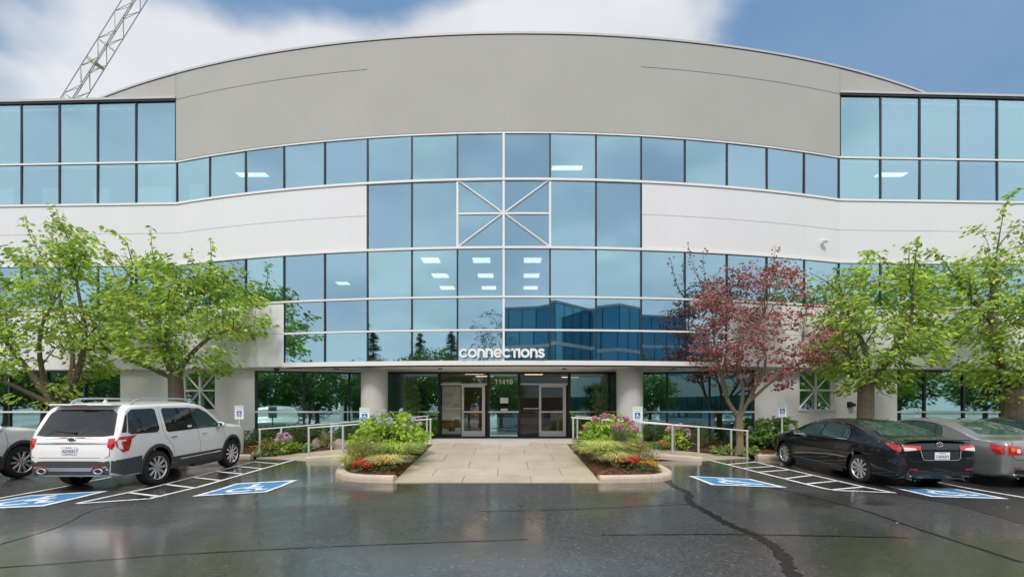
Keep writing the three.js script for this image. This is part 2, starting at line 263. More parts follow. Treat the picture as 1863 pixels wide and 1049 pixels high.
// dark backing of the spandrel glass in the middle
part(B, 'spandrel_backing', band(-3 * P8, 3 * P8, H.b2 + 0.05, H.b3 - 0.05, -0.28, -0.2).geo(), M.dark);
part(B, 'spandrel_backing', band(-END, -SK - 0.05, 11.26, H.wing - 0.02, -0.5, -0.42).geo(), M.dark); part(B, 'spandrel_backing', band(SK + 0.05, END, 11.26, H.wing - 0.02, -0.5, -0.42).geo(), M.dark);
// ceiling lights seen through the glass
function panel(x, y, d, w, l, warm = false, power = 3) {
  const t = thing('ceiling_light', HI.lab, 'light', V(x, y, d), 0, HI.grp);
  part(t, 'housing', box(w + 0.06, 0.05, l + 0.06, 0, 0.03, 0), M.trim); part(t, 'light_diffuser', box(w, 0.012, l, 0, -0.002, 0), warm ? M.lampWarm : M.lamp);
  const a = new THREE.RectAreaLight(warm ? 0xffd9ac : 0xfff1dc, power, w, l); a.position.set(0, -0.02, 0); a.rotation.x = -Math.PI / 2; t.add(a);
}
HI.lab = 'square white ceiling light glowing behind the second-floor glass'; HI.grp = 'ceiling lights of the second floor';
for (const [j, d] of [16.45, 18.3, 20.1].entries()) for (const x of [-2.93, -1.1, 0.74]) panel(x + 0.04 * j, 7.12, d, 0.62, 0.52);
HI.lab = 'lone small ceiling light behind second-floor glass beside the square lights'; HI.grp = null; panel(-7.2, 7.12, 19.4, 0.5, 0.4);
HI.lab = 'long ceiling light behind third-floor glass above the star of bars'; panel(2.1, 10.96, 17.4, 1.15, 0.3);
HI.lab = 'long ceiling light behind third-floor glass over the white band, beside the wing with pale boards'; panel(-10.2, 10.96, 17.9, 1.15, 0.3);
HI.lab = 'ceiling light behind third-floor glass in the wing without boards'; panel(14.9, 10.96, 17.9, 1.1, 0.3);
// pale boards standing inside the third-floor windows of the west wing
M.board = std([0.75, 0.75, 0.73], 0.7);
for (const [s, w] of [[-13.35, 0.72], [-14.05, 0.66], [-15.75, 0.66], [-17.8, 0.65], [-19.6, 0.6], [-11.95, 0.6]]) { const p = P(s, 8.85, -0.38); const t = thing('display_board', 'pale display board standing behind the third-floor windows of a wing', 'board', p, 0, 'pale boards behind the wing windows'); part(t, 'panel', box(w, 0.9, 0.03, 0, 1.0, 0), M.board); for (const g of [-1, 1]) part(t, 'leg', box(0.03, 0.6, 0.03, g * w * 0.4, 0.26, 0), M.alu); }

// ground floor: walls step back under the bow
const GW = [[-27, 17.75], [-12.6, 17.30], [-9.43, 16.62], [-5.2, 17.55], [-4.95, 17.87], [4.25, 17.87], [4.5, 17.5], [8.8, 16.42], [12.1, 17.02], [27, 17.48]];
function frameOf(a, b) {                                // local axes of one straight wall: along, up, outward
  const A = V(a[0], 0, a[1]), u = V(b[0], 0, b[1]).sub(A), len = u.length(); u.normalize(); const n = new THREE.Vector3(-u.z, 0, u.x); if (n.z < 0) n.negate();
  const at = (s, y, o) => A.clone().addScaledVector(u, s).addScaledVector(n, o).setY(y);
  const bx = (s0, s1, y0, y1, o0, o1, mb = new MB()) => mb.hexa([at(s0, y0, o1), at(s1, y0, o1), at(s1, y1, o1), at(s0, y1, o1), at(s0, y0, o0), at(s1, y0, o0), at(s1, y1, o0), at(s0, y1, o0)], [[s0, y0], [s1, y0], [s1, y1], [s0, y1]]);
  return { at, bx, len, u, n, sx: (x) => (x - a[0]) / (b[0] - a[0]) * len, turn: Math.atan2(-u.z, u.x) };
}
const TOPY = 3.22;
function groundWall(a, b, holes, m = M.pale) {          // holes: [x0, x1, y0, y1] by world x
  const f = frameOf(a, b); let s = 0;
  for (const [x0, x1, y0, y1] of holes) { const p = f.sx(x0), q = f.sx(x1); if (p > s + 0.01) part(B, 'ground_floor_wall', f.bx(s, p, -0.3, TOPY, -0.25, 0).geo(), m); if (y0 > -0.3) part(B, 'ground_floor_wall', f.bx(p, q, -0.3, y0, -0.25, 0).geo(), m); if (y1 < TOPY) part(B, 'ground_floor_wall', f.bx(p, q, y1, TOPY, -0.25, 0).geo(), m); s = q; }
  if (s < f.len - 0.01) part(B, 'ground_floor_wall', f.bx(s, f.len, -0.3, TOPY, -0.25, 0).geo(), m);
  return f;
}
function glazing(f, x0, x1, y0, y1, cuts, bar, m = M.glassLow, trimFrame = false) {
  const s0 = f.sx(x0), s1 = f.sx(x1), all = [s0, ...cuts.map(f.sx), s1], fm = trimFrame ? M.trim : M.dark;
  for (let i = 0; i + 1 < all.length; i++) for (const [p, q] of bar ? [[y0, bar], [bar, y1]] : [[y0, y1]]) {
    const t = (rp() - 0.5) * 0.006, g = part(B, 'glass_pane', f.bx(all[i] + 0.01, all[i + 1] - 0.01, p + 0.01, q - 0.01, -0.112 + t, -0.1 + t).geo(), m);
  }
  for (const s of all) { const w = 0.035, c = Math.min(s1 - w, Math.max(s0 + w, s)); part(B, 'mullion', f.bx(c - w, c + w, y0, y1, -0.16, -0.05).geo(), fm); }
  part(B, 'window_head', f.bx(s0, s1, y1 - 0.06, y1 + 0.002, -0.17, -0.046).geo(), fm); part(B, 'window_sill', f.bx(s0 - 0.04, s1 + 0.04, y0 - 0.05, y0 + 0.02, -0.18, 0.035).geo(), M.trim);
  if (bar) part(B, 'transom', f.bx(s0, s1, bar - 0.03, bar + 0.03, -0.165, -0.035).geo(), M.trim);
}
function starWindow(f, x0, x1, y0, y1) {
  glazing(f, x0, x1, y0, y1, [], null, M.glassLow, true); const s0 = f.sx(x0), s1 = f.sx(x1), c = (s0 + s1) / 2, yc = (y0 + y1) / 2;
  part(B, 'star_bar', f.bx(c - 0.035, c + 0.035, y0 + 0.02, y1 - 0.06, -0.09, -0.03).geo(), M.trim); part(B, 'star_bar', f.bx(s0 + 0.07, s1 - 0.07, yc - 0.03, yc + 0.03, -0.088, -0.034).geo(), M.trim);
  for (const [sa, ya] of [[s0 + 0.05, y0 + 0.04], [s1 - 0.05, y0 + 0.04], [s0 + 0.05, y1 - 0.08], [s1 - 0.05, y1 - 0.08]]) part(B, 'star_bar', new MB().bar(f.at(sa, ya, -0.062), f.at(c, yc, -0.062), 0.034, 4).geo(), M.trim);
}
{ let f = groundWall(GW[0], GW[1], [[-22.4, -14.94, 0.87, TOPY]]); glazing(f, -22.4, -14.94, 0.87, TOPY, [-20.9, -19.4, -17.9, -16.42].map((x) => x), 1.65);
  f = groundWall(GW[1], GW[2], [[-12.5, -11.05, 1.73, 3.18]]); starWindow(f, -12.5, -11.05, 1.73, 3.18);
  f = groundWall(GW[2], GW[3], [[-9.4, -5.24, 0.55, 3.16]]); glazing(f, -9.4, -5.24, 0.55, 3.16, [-7.78, -6.2], 1.65);
  groundWall(GW[3], GW[4], []); groundWall(GW[5], GW[6], []);
  f = groundWall(GW[6], GW[7], [[4.55, 8.76, 0.55, 3.16]]); glazing(f, 4.55, 8.76, 0.55, 3.16, [5.85, 7.3], 1.65);
  f = groundWall(GW[7], GW[8], [[10.55, 12.02, 1.73, 3.18]]); starWindow(f, 10.55, 12.02, 1.73, 3.18);
  f = groundWall(GW[8], GW[9], [[14.45, 22.0, 0.87, TOPY]]); glazing(f, 14.45, 22.0, 0.87, TOPY, [15.58, 17.1, 18.6, 20.1], 1.65); }
// soffit under the bow
{ const sh = new THREE.Shape(); let first = true; for (let i = 0; i <= 60; i++) { const p = P(-END + 2 * END * i / 60, 0, -0.02); if (first) sh.moveTo(p.x, -p.z); else sh.lineTo(p.x, -p.z); first = false; } for (const [x, d] of [...GW].reverse()) sh.lineTo(x, d + 0.4);
  const g = new THREE.ExtrudeGeometry(sh, { depth: 0.03, bevelEnabled: false }); g.rotateX(-Math.PI / 2); g.translate(0, TOPY, 0); part(B, 'soffit', g, M.soffit); }
for (const [x, d] of [[-4.98, 16.5], [4.25, 16.45]]) part(B, 'column', new THREE.CylinderGeometry(0.47, 0.47, 3.2, 48).translate(x, 1.62, -d), M.column);
for (const [x, d] of [[-2.6, 16.5], [1.9, 16.5], [-6.4, 16.6], [5.9, 16.6]]) part(B, 'downlight', new THREE.CylinderGeometry(0.09, 0.09, 0.03, 20).translate(x, TOPY - 0.012, -d), M.dark);
part(B, 'security_dome', new THREE.SphereGeometry(0.1, 20, 12, 0, 6.3, Math.PI / 2, Math.PI / 2).translate(-8.45, TOPY - 0.01, -16.35), M.dark);
slab(0.3, 0.655, END - 0.1, 1.9, 25, M.carpet, 'floor_slab');
slab(3.255, 3.31, END - 0.1, 0.3, 25, M.ceiling, 'ceiling_slab');

// entrance
const EF = frameOf(GW[4], GW[5]), FL = 0.66, ex = (px) => px; M.frost = std([0.78, 0.78, 0.76], 0.5);
const upE = (x, y0, y1, w, m, o0 = -0.1, o1 = 0.0) => part(B, 'mullion', EF.bx(EF.sx(x) - w / 2, EF.sx(x) + w / 2, y0, y1, o0, o1).geo(), m);
const paneE = (x0, x1, y0, y1, m) => part(B, 'glass_pane', EF.bx(EF.sx(x0) + 0.01, EF.sx(x1) - 0.01, y0, y1, -0.062, -0.05).geo(), m);
for (const [x0, x1, m] of [[-4.95, -2.86, M.glassLow], [-0.92, 0.27, M.glassLow], [2.25, 4.25, M.glassLow]]) { for (const [a, b] of [[FL + 0.03, 1.62], [1.68, 3.14]]) paneE(x0, x1, a, b, m); part(B, 'transom', EF.bx(EF.sx(x0), EF.sx(x1), 1.62, 1.68, -0.09, 0.012).geo(), M.trim); }
for (const x of [-4.9, -2.86, -0.92, 0.27, 2.25, 3.82, 4.2]) upE(x, FL, 3.15, x === -4.9 || x > 3 ? 0.07 : 0.11, M.dark);
part(B, 'window_head', EF.bx(0.02, EF.len - 0.02, 3.14, TOPY - 0.002, -0.12, 0.02).geo(), M.dark);
part(B, 'window_sill', EF.bx(0.02, EF.len - 0.02, FL - 0.02, FL + 0.03, -0.11, 0.01).geo(), M.dark);
function doorway(x0, x1, leaf0, leaf1, hinge) {
  const yt = 2.74;
  paneE(x0 + 0.06, x1 - 0.06, yt + 0.03, 3.13, M.glassDoor); part(B, 'transom', EF.bx(EF.sx(x0 + 0.055), EF.sx(x1 - 0.055), yt - 0.03, yt + 0.03, -0.09, -0.02).geo(), M.alu);
  const fixed = hinge < 0 ? [x0 + 0.06, leaf0] : [leaf1, x1 - 0.06]; paneE(fixed[0], fixed[1], FL + 0.12, yt - 0.03, M.glassDoor); part(B, 'kick_rail', EF.bx(EF.sx(fixed[0]), EF.sx(fixed[1]), FL + 0.03, FL + 0.12, -0.09, -0.02).geo(), M.dark);
  const d = new THREE.Group(); d.name = 'door'; B.add(d); const bx = (a, b, y0, y1, o0, o1) => EF.bx(EF.sx(a), EF.sx(b), y0, y1, o0, o1).geo();
  part(d, 'stile', bx(leaf0, leaf0 + 0.09, FL + 0.01, yt - 0.03, -0.075, -0.03), M.alu); part(d, 'stile', bx(leaf1 - 0.12, leaf1, FL + 0.01, yt - 0.03, -0.075, -0.03), M.alu);
  part(d, 'rail', bx(leaf0 + 0.09, leaf1 - 0.12, FL + 0.01, FL + 0.24, -0.074, -0.031), M.alu); part(d, 'rail', bx(leaf0 + 0.09, leaf1 - 0.12, yt - 0.12, yt - 0.03, -0.074, -0.031), M.alu); part(d, 'rail', bx(leaf0 + 0.09, leaf1 - 0.12, 1.62, 1.68, -0.073, -0.032), M.alu);
  part(d, 'pane', bx(leaf0 + 0.09, leaf1 - 0.12, FL + 0.24, yt - 0.12, -0.058, -0.048), M.glassDoor);
  const a = EF.at(EF.sx(leaf0 - 0.62), 1.78, 0.03), b = EF.at(EF.sx(leaf0 + 0.03), 1.78, 0.03), c = EF.at(EF.sx(leaf0 + 0.03), 1.42, 0.03); part(d, 'handle', join([new MB().bar(a, b, 0.016, 8).geo(), new MB().bar(b, c, 0.016, 8).geo(), new MB().bar(c, c.clone().add(new THREE.Vector3(0.07, 0, -0.06)), 0.014, 8).geo()]), M.alu);
}
doorway(-2.86, -0.92, -1.98, -1.06, -1); doorway(0.27, 2.25, 1.06, 2.12, -1);
// lobby behind the doors
for (const x of [-4.6, 4.0]) part(B, 'lobby_wall', box(0.15, 2.5, 5, x, 1.95, -21.5), M.inner);
part(B, 'lobby_wall', box(8.6, 2.5, 0.15, -0.3, 1.95, -23.4), M.wood);
HI.lab = 'warm linear light on the lobby ceiling behind the glass doors'; HI.grp = 'lobby ceiling lights';
for (const [x, d] of [[-1.55, 18.7], [-1.2, 19.9], [0.9, 18.9], [2.6, 20.4]]) panel(x, 3.2, d, 0.75, 0.12, true, 9);
// lettering on the front
{ const w = 0.078, ro = 0.165, ri = ro - w, ext = (sh) => new THREE.ExtrudeGeometry(sh, { depth: 0.05, bevelEnabled: false, curveSegments: 18 });
  const ring = (a0, a1) => { const s = new THREE.Shape(); s.absarc(0, 0, ro, a0, a1, false); s.absarc(0, 0, ri, a1, a0, true); s.closePath(); return s; };
  const rect = (x0, y0, x1, y1) => { const s = new THREE.Shape(); s.moveTo(x0, y0); s.lineTo(x1, y0); s.lineTo(x1, y1); s.lineTo(x0, y1); s.closePath(); return s; };
  const L = {
    c: [[ring(0.62, 2 * Math.PI - 0.62)], 2 * ro - 0.03], o: [[ring(0.0001, 2 * Math.PI)], 2 * ro],
    n: [[(() => { const s = new THREE.Shape(), r = 0.142, q = r - w; s.moveTo(-r, -ro); s.lineTo(-r + w, -ro); s.lineTo(-r + w, ro - r); s.absarc(0, ro - r, q, Math.PI, 0, true); s.lineTo(r - w, -ro); s.lineTo(r, -ro); s.lineTo(r, ro - r); s.absarc(0, ro - r, r, 0, Math.PI * 0.5, false); s.lineTo(-r, ro); s.closePath(); return s; })()], 0.284],
    e: [[ring(0.0, 2 * Math.PI - 0.7), rect(-ri - 0.01, -0.035, ro, 0.03)], 2 * ro], t: [[rect(-0.04, -ro, 0.04, ro - 0.001), rect(-0.13, ro - 0.075, 0.13, ro)], 0.24], i: [[rect(-0.04, -ro, 0.04, ro)], 0.08],
    s: [[(() => { const s = new THREE.Shape(), k = [[0.10, 0.085], [0.03, 0.125], [-0.06, 0.118], [-0.082, 0.07], [-0.03, 0.02], [0.05, -0.015], [0.085, -0.07], [0.05, -0.12], [-0.03, -0.128], [-0.105, -0.085]], c = new THREE.CatmullRomCurve3(k.map(([x, y]) => new THREE.Vector3(x, y, 0))), A = [], Bk = []; for (let i = 0; i <= 30; i++) { const p = c.getPoint(i / 30), t = c.getTangent(i / 30); A.push([p.x - t.y * 0.037, p.y + t.x * 0.037]); Bk.unshift([p.x + t.y * 0.037, p.y - t.x * 0.037]); } [...A, ...Bk].forEach(([x, y], i) => i ? s.lineTo(x, y) : s.moveTo(x, y)); return s; })()], 0.24],
  };
  const word = 'connections', gap = 0.012, tot = [...word].reduce((a, ch) => a + L[ch][1] + gap, -gap), sc = 2.84 / tot;
  const sgn = thing('letter_sign', 'white raised lettering reading connections on the glass above the entrance', 'sign', P(-0.05, 3.61, 0.1), -0.011);
  M.letter = std([0.85, 0.85, 0.86], 0.4); let x = -tot / 2;
  for (const ch of word) { const [shapes, wd] = L[ch]; const g = join(shapes.map(ext)); g.translate(x + wd / 2, 0, 0).scale(sc, sc, 1); part(sgn, 'letter', g, M.letter); x += wd + gap; }
  for (const k of [-1.2, -0.5, 0.3, 1.1]) part(sgn, 'standoff', box(0.02, 0.02, 0.08, k, -0.1, -0.05), M.alu);
}
const fontBold = await new FontLoader().loadAsync('fonts/droid/droid_sans_bold.typeface.json');
{ const g = new TextGeometry('11410', { font: fontBold, size: 0.19, depth: 0.02, curveSegments: 6 }); g.computeBoundingBox(); g.translate(-(g.boundingBox.max.x) / 2, 0, 0);
  const t = part(null, 'street_number', g, M.letter); top(t, 'street_number', 'white street number 11410 on the glass between the doors', 'number'); t.position.set(-0.33, 2.74, -17.915); }
M.paper = std([0.78, 0.80, 0.82], 0.8);
for (const [w, h, y, l] of [[0.32, 0.22, 2.1, 'larger pale paper notice taped to the glass below the street number'], [0.27, 0.08, 1.74, 'small narrow paper notice just above the white bar between the doors']]) { const t = part(null, 'paper_notice', box(w, h, 0.004), M.paper); top(t, 'paper_notice', l, 'notice'); t.position.set(-0.31, y, -17.912); }
{ // tall printed banner inside the west doors
  const tex = canvasTex(256, 780, (c) => { c.fillStyle = '#ddd8d0'; c.fillRect(0, 0, 256, 780); c.fillStyle = '#222'; c.font = 'bold 46px sans-serif'; c.fillText('connections', 2, 66, 250); c.fillStyle = '#777'; for (const [y, w] of [[150, 110], [172, 160], [194, 130], [216, 90], [290, 100], [318, 120]]) c.fillRect(10, y, w, 5); for (let k = 0; k < 6; k++) c.fillRect(150, 318 + k * 17, 80, 4);
    c.fillStyle = '#6b2f1c'; c.fillRect(0, 560, 256, 110); c.fillStyle = '#8c5a1d'; c.beginPath(); c.ellipse(80, 640, 90, 52, 0, 0, 7); c.fill(); c.fillStyle = '#3d1712'; c.fillRect(170, 545, 60, 70); c.fillRect(90, 665, 90, 60); });
  const t = thing('banner', 'tall printed banner with picture inside the glass doors', 'banner', V(-2.40, FL + 0.02, 18.06)); part(t, 'printed_sheet', new THREE.PlaneGeometry(0.72, 2.1).translate(0, 1.1, 0.012), std([1, 1, 1], 0.7, { map: tex })); part(t, 'backing', box(0.73, 2.11, 0.015, 0, 1.1, 0), M.paper); part(t, 'base', box(0.8, 0.06, 0.14, 0, 0.03, 0), M.alu);
}
{ const t = thing('easel_sign', 'notice board on a stand inside the glass doors nearest the street number', 'sign', V(1.95, FL, 19.2)); part(t, 'panel', box(0.62, 0.42, 0.03, 0, 0.85, 0), std([0.45, 0.36, 0.25], 0.6)); part(t, 'post', box(0.04, 0.75, 0.04, 0, 0.37, -0.03), M.alu); part(t, 'foot', box(0.4, 0.03, 0.3, 0, 0.015, 0), M.alu);
  const d = thing('reception_desk', 'low wooden desk deep in the lobby behind the doors', 'desk', V(0.2, FL, 21.8)); part(d, 'front_panel', box(2.6, 1.0, 0.08, 0, 0.5, 0.3), M.wood); part(d, 'desk_top', box(2.8, 0.05, 0.8, 0, 1.03, 0), M.inner);
  const c = thing('lobby_chair', 'brown upholstered chair in the lobby behind the glass doors', 'chair', V(-1.7, FL, 20.6)); M.tan = std([0.26, 0.12, 0.05], 0.8); part(c, 'seat', box(0.6, 0.16, 0.6, 0, 0.38, 0, 0.05), M.tan); part(c, 'backrest', box(0.6, 0.5, 0.14, 0, 0.68, -0.25, 0.05), M.tan); for (const a of [-0.24, 0.24]) for (const b of [-0.24, 0.24]) part(c, 'leg', box(0.04, 0.3, 0.04, a, 0.15, b), M.alu); }
// fittings on the walls
{ const p = P(11.7, 7.86, 0.03), t = thing('flood_light', 'small white floodlight high on the white wall band', 'light fitting', p); part(t, 'arm', box(0.05, 0.05, 0.09, 0, 0, 0.045), M.trim); const h = part(t, 'lamp_head', box(0.2, 0.11, 0.1, 0, 0.01, 0.13, 0.02), M.trim); h.rotation.x = 0.4;
  const f = frameOf(GW[8], GW[9]), w = thing('wall_lamp', 'small black wall lamp beside the star-barred window', 'light fitting', f.at(f.sx(12.62), 1.93, 0), f.turn); part(w, 'back_plate', box(0.2, 0.2, 0.04, 0, 0, 0.02), M.dark); part(w, 'lamp_head', box(0.18, 0.13, 0.14, 0.02, -0.02, 0.11, 0.02), M.dark); }

// ---------------------------------------------------------------- ground, paving, beds
const lotY = (d) => 0.03 * Math.max(0, d - 10);
{ // the lot: one sheet to the horizon, rising gently to the kerbs
  const mb = new MB(), xs = [-260, -60, -20, 0, 20, 60, 260], ds = [-260, -80, -20, 0, 10, 12, 14.6, 16.6, 60, 300];
  for (let i = 0; i + 1 < xs.length; i++) for (let j = 0; j + 1 < ds.length; j++) { const y = (d) => d > 14.6 ? -0.3 : lotY(d), q = [[xs[i], ds[j]], [xs[i + 1], ds[j]], [xs[i + 1], ds[j + 1]], [xs[i], ds[j + 1]]]; mb.quad(...q.map(([x, d]) => V(x, y(d), d)), ...q); }
  ground('parking_lot', mb.geo(), M.asphalt, 'wet dark asphalt parking lot in front of the building');
}
function sheet(points, lift, n = 1, yf = lotY) {         // a polygon laid on the lot, by [x, depth]
  const sh = new THREE.Shape(points.map(([x, d]) => new THREE.Vector2(x, d))), g = new THREE.ShapeGeometry(sh), p = g.attributes.position, uv = g.attributes.uv;
  for (let i = 0; i < p.count; i++) { const x = p.getX(i), d = p.getY(i); uv.setXY(i, x, d); p.setXYZ(i, x, yf(d, x) + lift, -d); }
  g.computeVertexNormals(); return g;
}
function split10(pts) { const out = []; pts.forEach((a, i) => { const b = pts[(i + 1) % pts.length]; out.push(a); if ((a[1] - 10) * (b[1] - 10) < 0) { const t = (10 - a[1]) / (b[1] - a[1]); out.push([a[0] + t * (b[0] - a[0]), 10]); } }); return out; }
function clip10(pts) { const lo = [], hi = []; for (const p of split10(pts)) { if (p[1] <= 10 + 1e-6) lo.push(p); if (p[1] >= 10 - 1e-6) hi.push(p); } return [lo, hi].filter((q) => q.length > 2); }
const flat = (pts, lift) => join(clip10(pts).map((q) => sheet(q, lift)));
const stripe = (a, b, w, lift = 0.008) => { const dx = b[0] - a[0], dd = b[1] - a[1], l = Math.hypot(dx, dd), nx = -dd / l * w / 2, nd = dx / l * w / 2; return flat([[a[0] + nx, a[1] + nd], [b[0] + nx, b[1] + nd], [b[0] - nx, b[1] - nd], [a[0] - nx, a[1] - nd]], lift); };
// fresh asphalt, sealed cracks and paving seams
ground('asphalt_patch', flat([[7.72, 9.5], [7.85, 8.0], [7.45, 6.5], [6.9, 4], [6.6, -6], [40, -6], [40, 14.3], [8.3, 14.3]], 0.004), M.newAsphalt, 'smoother newer asphalt beside the black car');
function ribbon(pts, w, lift, m, seed, name, label) {
  const c = new THREE.CatmullRomCurve3(pts.map(([x, d]) => new THREE.Vector3(x, 0, d))), n = pts.length * 14, r = rng(seed), mb = new MB(); let last = null;
  for (let i = 0; i <= n; i++) { const p = c.getPoint(i / n), t = c.getTangent(i / n), k = w * (0.55 + 0.9 * r()) / 2, j = (r() - 0.5) * w * 0.35, a = V(p.x - t.z * (k + j), lotY(p.z) + lift, p.z + t.x * (k + j)), b = V(p.x + t.z * (k - j), lotY(p.z) + lift, p.z - t.x * (k - j)); if (last) mb.quad(last[0], last[1], b, a, [0, 0], [w, 0], [w, 1], [0, 1]); last = [a, b]; }
  return ground(name, mb.geo(), m, label);
}
ribbon([[3.75, 11.0], [3.61, 10.38], [3.6, 9.38], [3.28, 8.4], [3.22, 7.57], [3.19, 6.65], [3.27, 6.06], [3.15, 5.35], [2.82, 4.57], [2.5, 3.4]], 0.135, 0.004, M.tar, 5, 'sealed_crack', 'wide black tar seal winding across the asphalt');
ribbon([[5.6, 10.2], [5.75, 9.38], [5.89, 7.78], [5.72, 6.34], [5.6, 5]], 0.05, 0.004, M.tar, 6, 'paving_seam', 'straight dark seam beside the newer asphalt');
ribbon([[-6.38, 5.68], [-6.5, 6.49], [-7.05, 7.78], [-6.87, 8.25]], 0.025, 0.004, M.tar, 7, 'asphalt_crack', 'thin crack running up to the white SUV');
ribbon([[-7.5, 4.6], [-5.43, 4.84], [-3.99, 5.25], [-2.48, 5.54], [-1.58, 5.68], [0.2, 5.9]], 0.022, 0.004, M.tar, 8, 'paving_seam', 'long dark paving seam across the foreground asphalt');
ribbon([[1.2, 6.1], [3.0, 6.14], [5.2, 5.98]], 0.03, 0.0055, M.tar, 9, 'paving_seam', 'thin paving seam crossing the tar seal');
ribbon([[-0.6, 7.55], [0.9, 7.7], [3.2, 8.15]], 0.025, 0.0055, M.tar, 12, 'paving_seam', 'dark seam from the walkway side to the tar seal');
// painted bay lines
const line = (a, b, name, label, w = 0.1) => ground(name, stripe(a, b, w), M.paint, label);
function hatch(name, label, outline, bars) { const g = new THREE.Group(); top(g, name, label, null, null, 'structure'); for (const [a, b] of outline) part(g, 'painted_line', stripe(a, b, 0.1), M.paint); for (const [a, b] of bars) part(g, 'painted_bar', stripe(a, b, 0.1, 0.0115), M.paint); }
hatch('painted_hatch', 'white hatched access aisle beside the white SUV', [[[-7.83, 8.2], [-7.9, 14.1]], [[-6.88, 8.6], [-6.88, 14.4]], [[-7.8, 8.18], [-6.86, 8.66]]], [9.3, 10.3, 11.2, 12.1, 13.0, 13.9].map((d) => [[-7.86, d], [-6.9, d - 0.42]]));
hatch('painted_hatch', 'white hatched access aisle beside the black car', [[[7.42, 14.0], [7.78, 9.3]], [[6.2, 14.4], [6.75, 9.6]], [[6.73, 9.58], [7.82, 9.28]]], [[[6.34, 13.39], [7.4, 13.85]], [[6.41, 12.65], [7.46, 12.98]], [[6.5, 12.0], [7.5, 12.35]], [[6.55, 10.99], [7.58, 11.5]], [[6.68, 10.34], [7.62, 10.7]], [[6.74, 9.62], [7.7, 9.98]]]);
line([-10.05, 14.2], [-9.75, 8.1], 'painted_line', 'white bay line between the two white SUVs'); line([-13.9, 14.2], [-13.6, 8.1], 'painted_line', 'white bay line on the far side of the cropped white SUV');
line([9.85, 8.4], [9.85, 14.2], 'painted_line', 'white bay line between black and silver sedans'); line([12.45, 8.4], [12.45, 14.2], 'painted_line', 'white bay line between silver and dark sedans');
M.blue = null;
const wheelchair = (c, x, y, s, col) => { c.save(); c.translate(x, y); c.scale(s, s); c.strokeStyle = c.fillStyle = col; c.lineWidth = 0.105; c.lineCap = 'round'; c.lineJoin = 'round'; c.beginPath(); c.arc(0.40, 0.12, 0.075, 0, 7); c.fill(); c.beginPath(); c.moveTo(0.42, 0.24); c.lineTo(0.45, 0.54); c.lineTo(0.68, 0.54); c.lineTo(0.80, 0.80); c.lineTo(0.90, 0.75); c.stroke(); c.beginPath(); c.moveTo(0.44, 0.37); c.lineTo(0.64, 0.37); c.stroke(); c.beginPath(); c.arc(0.44, 0.66, 0.235, -1.9, 2.35 - 2 * Math.PI + 6.2832 - 1.6, true); c.stroke(); c.restore(); };
const bluePaint = canvasTex(512, 512, (c) => { c.fillStyle = '#e8ebec'; c.fillRect(0, 0, 512, 512); c.fillStyle = '#4787bb'; c.fillRect(40, 40, 432, 432); wheelchair(c, 66, 60, 390, '#e4e9ec'); const r = rng(77); for (let k = 0; k < 90; k++) { c.fillStyle = 'rgba(52,55,58,' + (0.08 + 0.2 * r()) + ')'; c.beginPath(); c.ellipse(r() * 512, r() * 512, 4 + r() * 40, 2 + r() * 9, 1.2 + r() * 0.6, 0, 7); c.fill(); } for (let k = 0; k < 2600; k++) { c.fillStyle = r() < 0.5 ? 'rgba(40,45,50,0.35)' : 'rgba(225,230,235,0.25)'; c.fillRect(r() * 512, r() * 512, 1 + r() * 4, 1 + r() * 3); } });
M.bluePaint = std([1, 1, 1], 0.5, { map: bluePaint });
function emblem(A, Bp, C, D, label) { const g = new THREE.BufferGeometry(), y = (d) => lotY(d) + 0.0085, n = 6, pos = [], uv = [], ix = []; for (let j = 0; j <= n; j++) for (let i = 0; i <= n; i++) { const u = i / n, v = j / n, x = (A[0] * (1 - u) + D[0] * u) * (1 - v) + (Bp[0] * (1 - u) + C[0] * u) * v, d = (A[1] * (1 - u) + D[1] * u) * (1 - v) + (Bp[1] * (1 - u) + C[1] * u) * v; pos.push(x, y(d), -d); uv.push(u, v); if (i < n && j < n) { const o = j * (n + 1) + i; ix.push(o, o + 1, o + n + 2, o, o + n + 2, o + n + 1); } }
  g.setAttribute('position', new THREE.Float32BufferAttribute(pos, 3)); g.setAttribute('uv', new THREE.Float32BufferAttribute(uv, 2)); g.setIndex(ix); g.computeVertexNormals(); ground('painted_emblem', g, M.bluePaint, label); }
emblem([-6.23, 8.86], [-6.3, 10.4], [-5.1, 10.85], [-5.04, 9.34], 'blue wheelchair emblem painted beside the hatched aisle of the white SUV');
emblem([-9.6, 7.55], [-9.5, 9.0], [-8.4, 9.5], [-8.17, 7.95], 'blue wheelchair emblem painted behind the white SUV');
emblem([4.48, 10.22], [4.42, 11.41], [5.75, 10.97], [6.0, 9.92], 'blue wheelchair emblem painted in the empty bay beside the flower island');
emblem([8.15, 8.85], [8.27, 10.1], [9.5, 9.8], [9.4, 8.6], 'blue wheelchair emblem painted behind the black car');

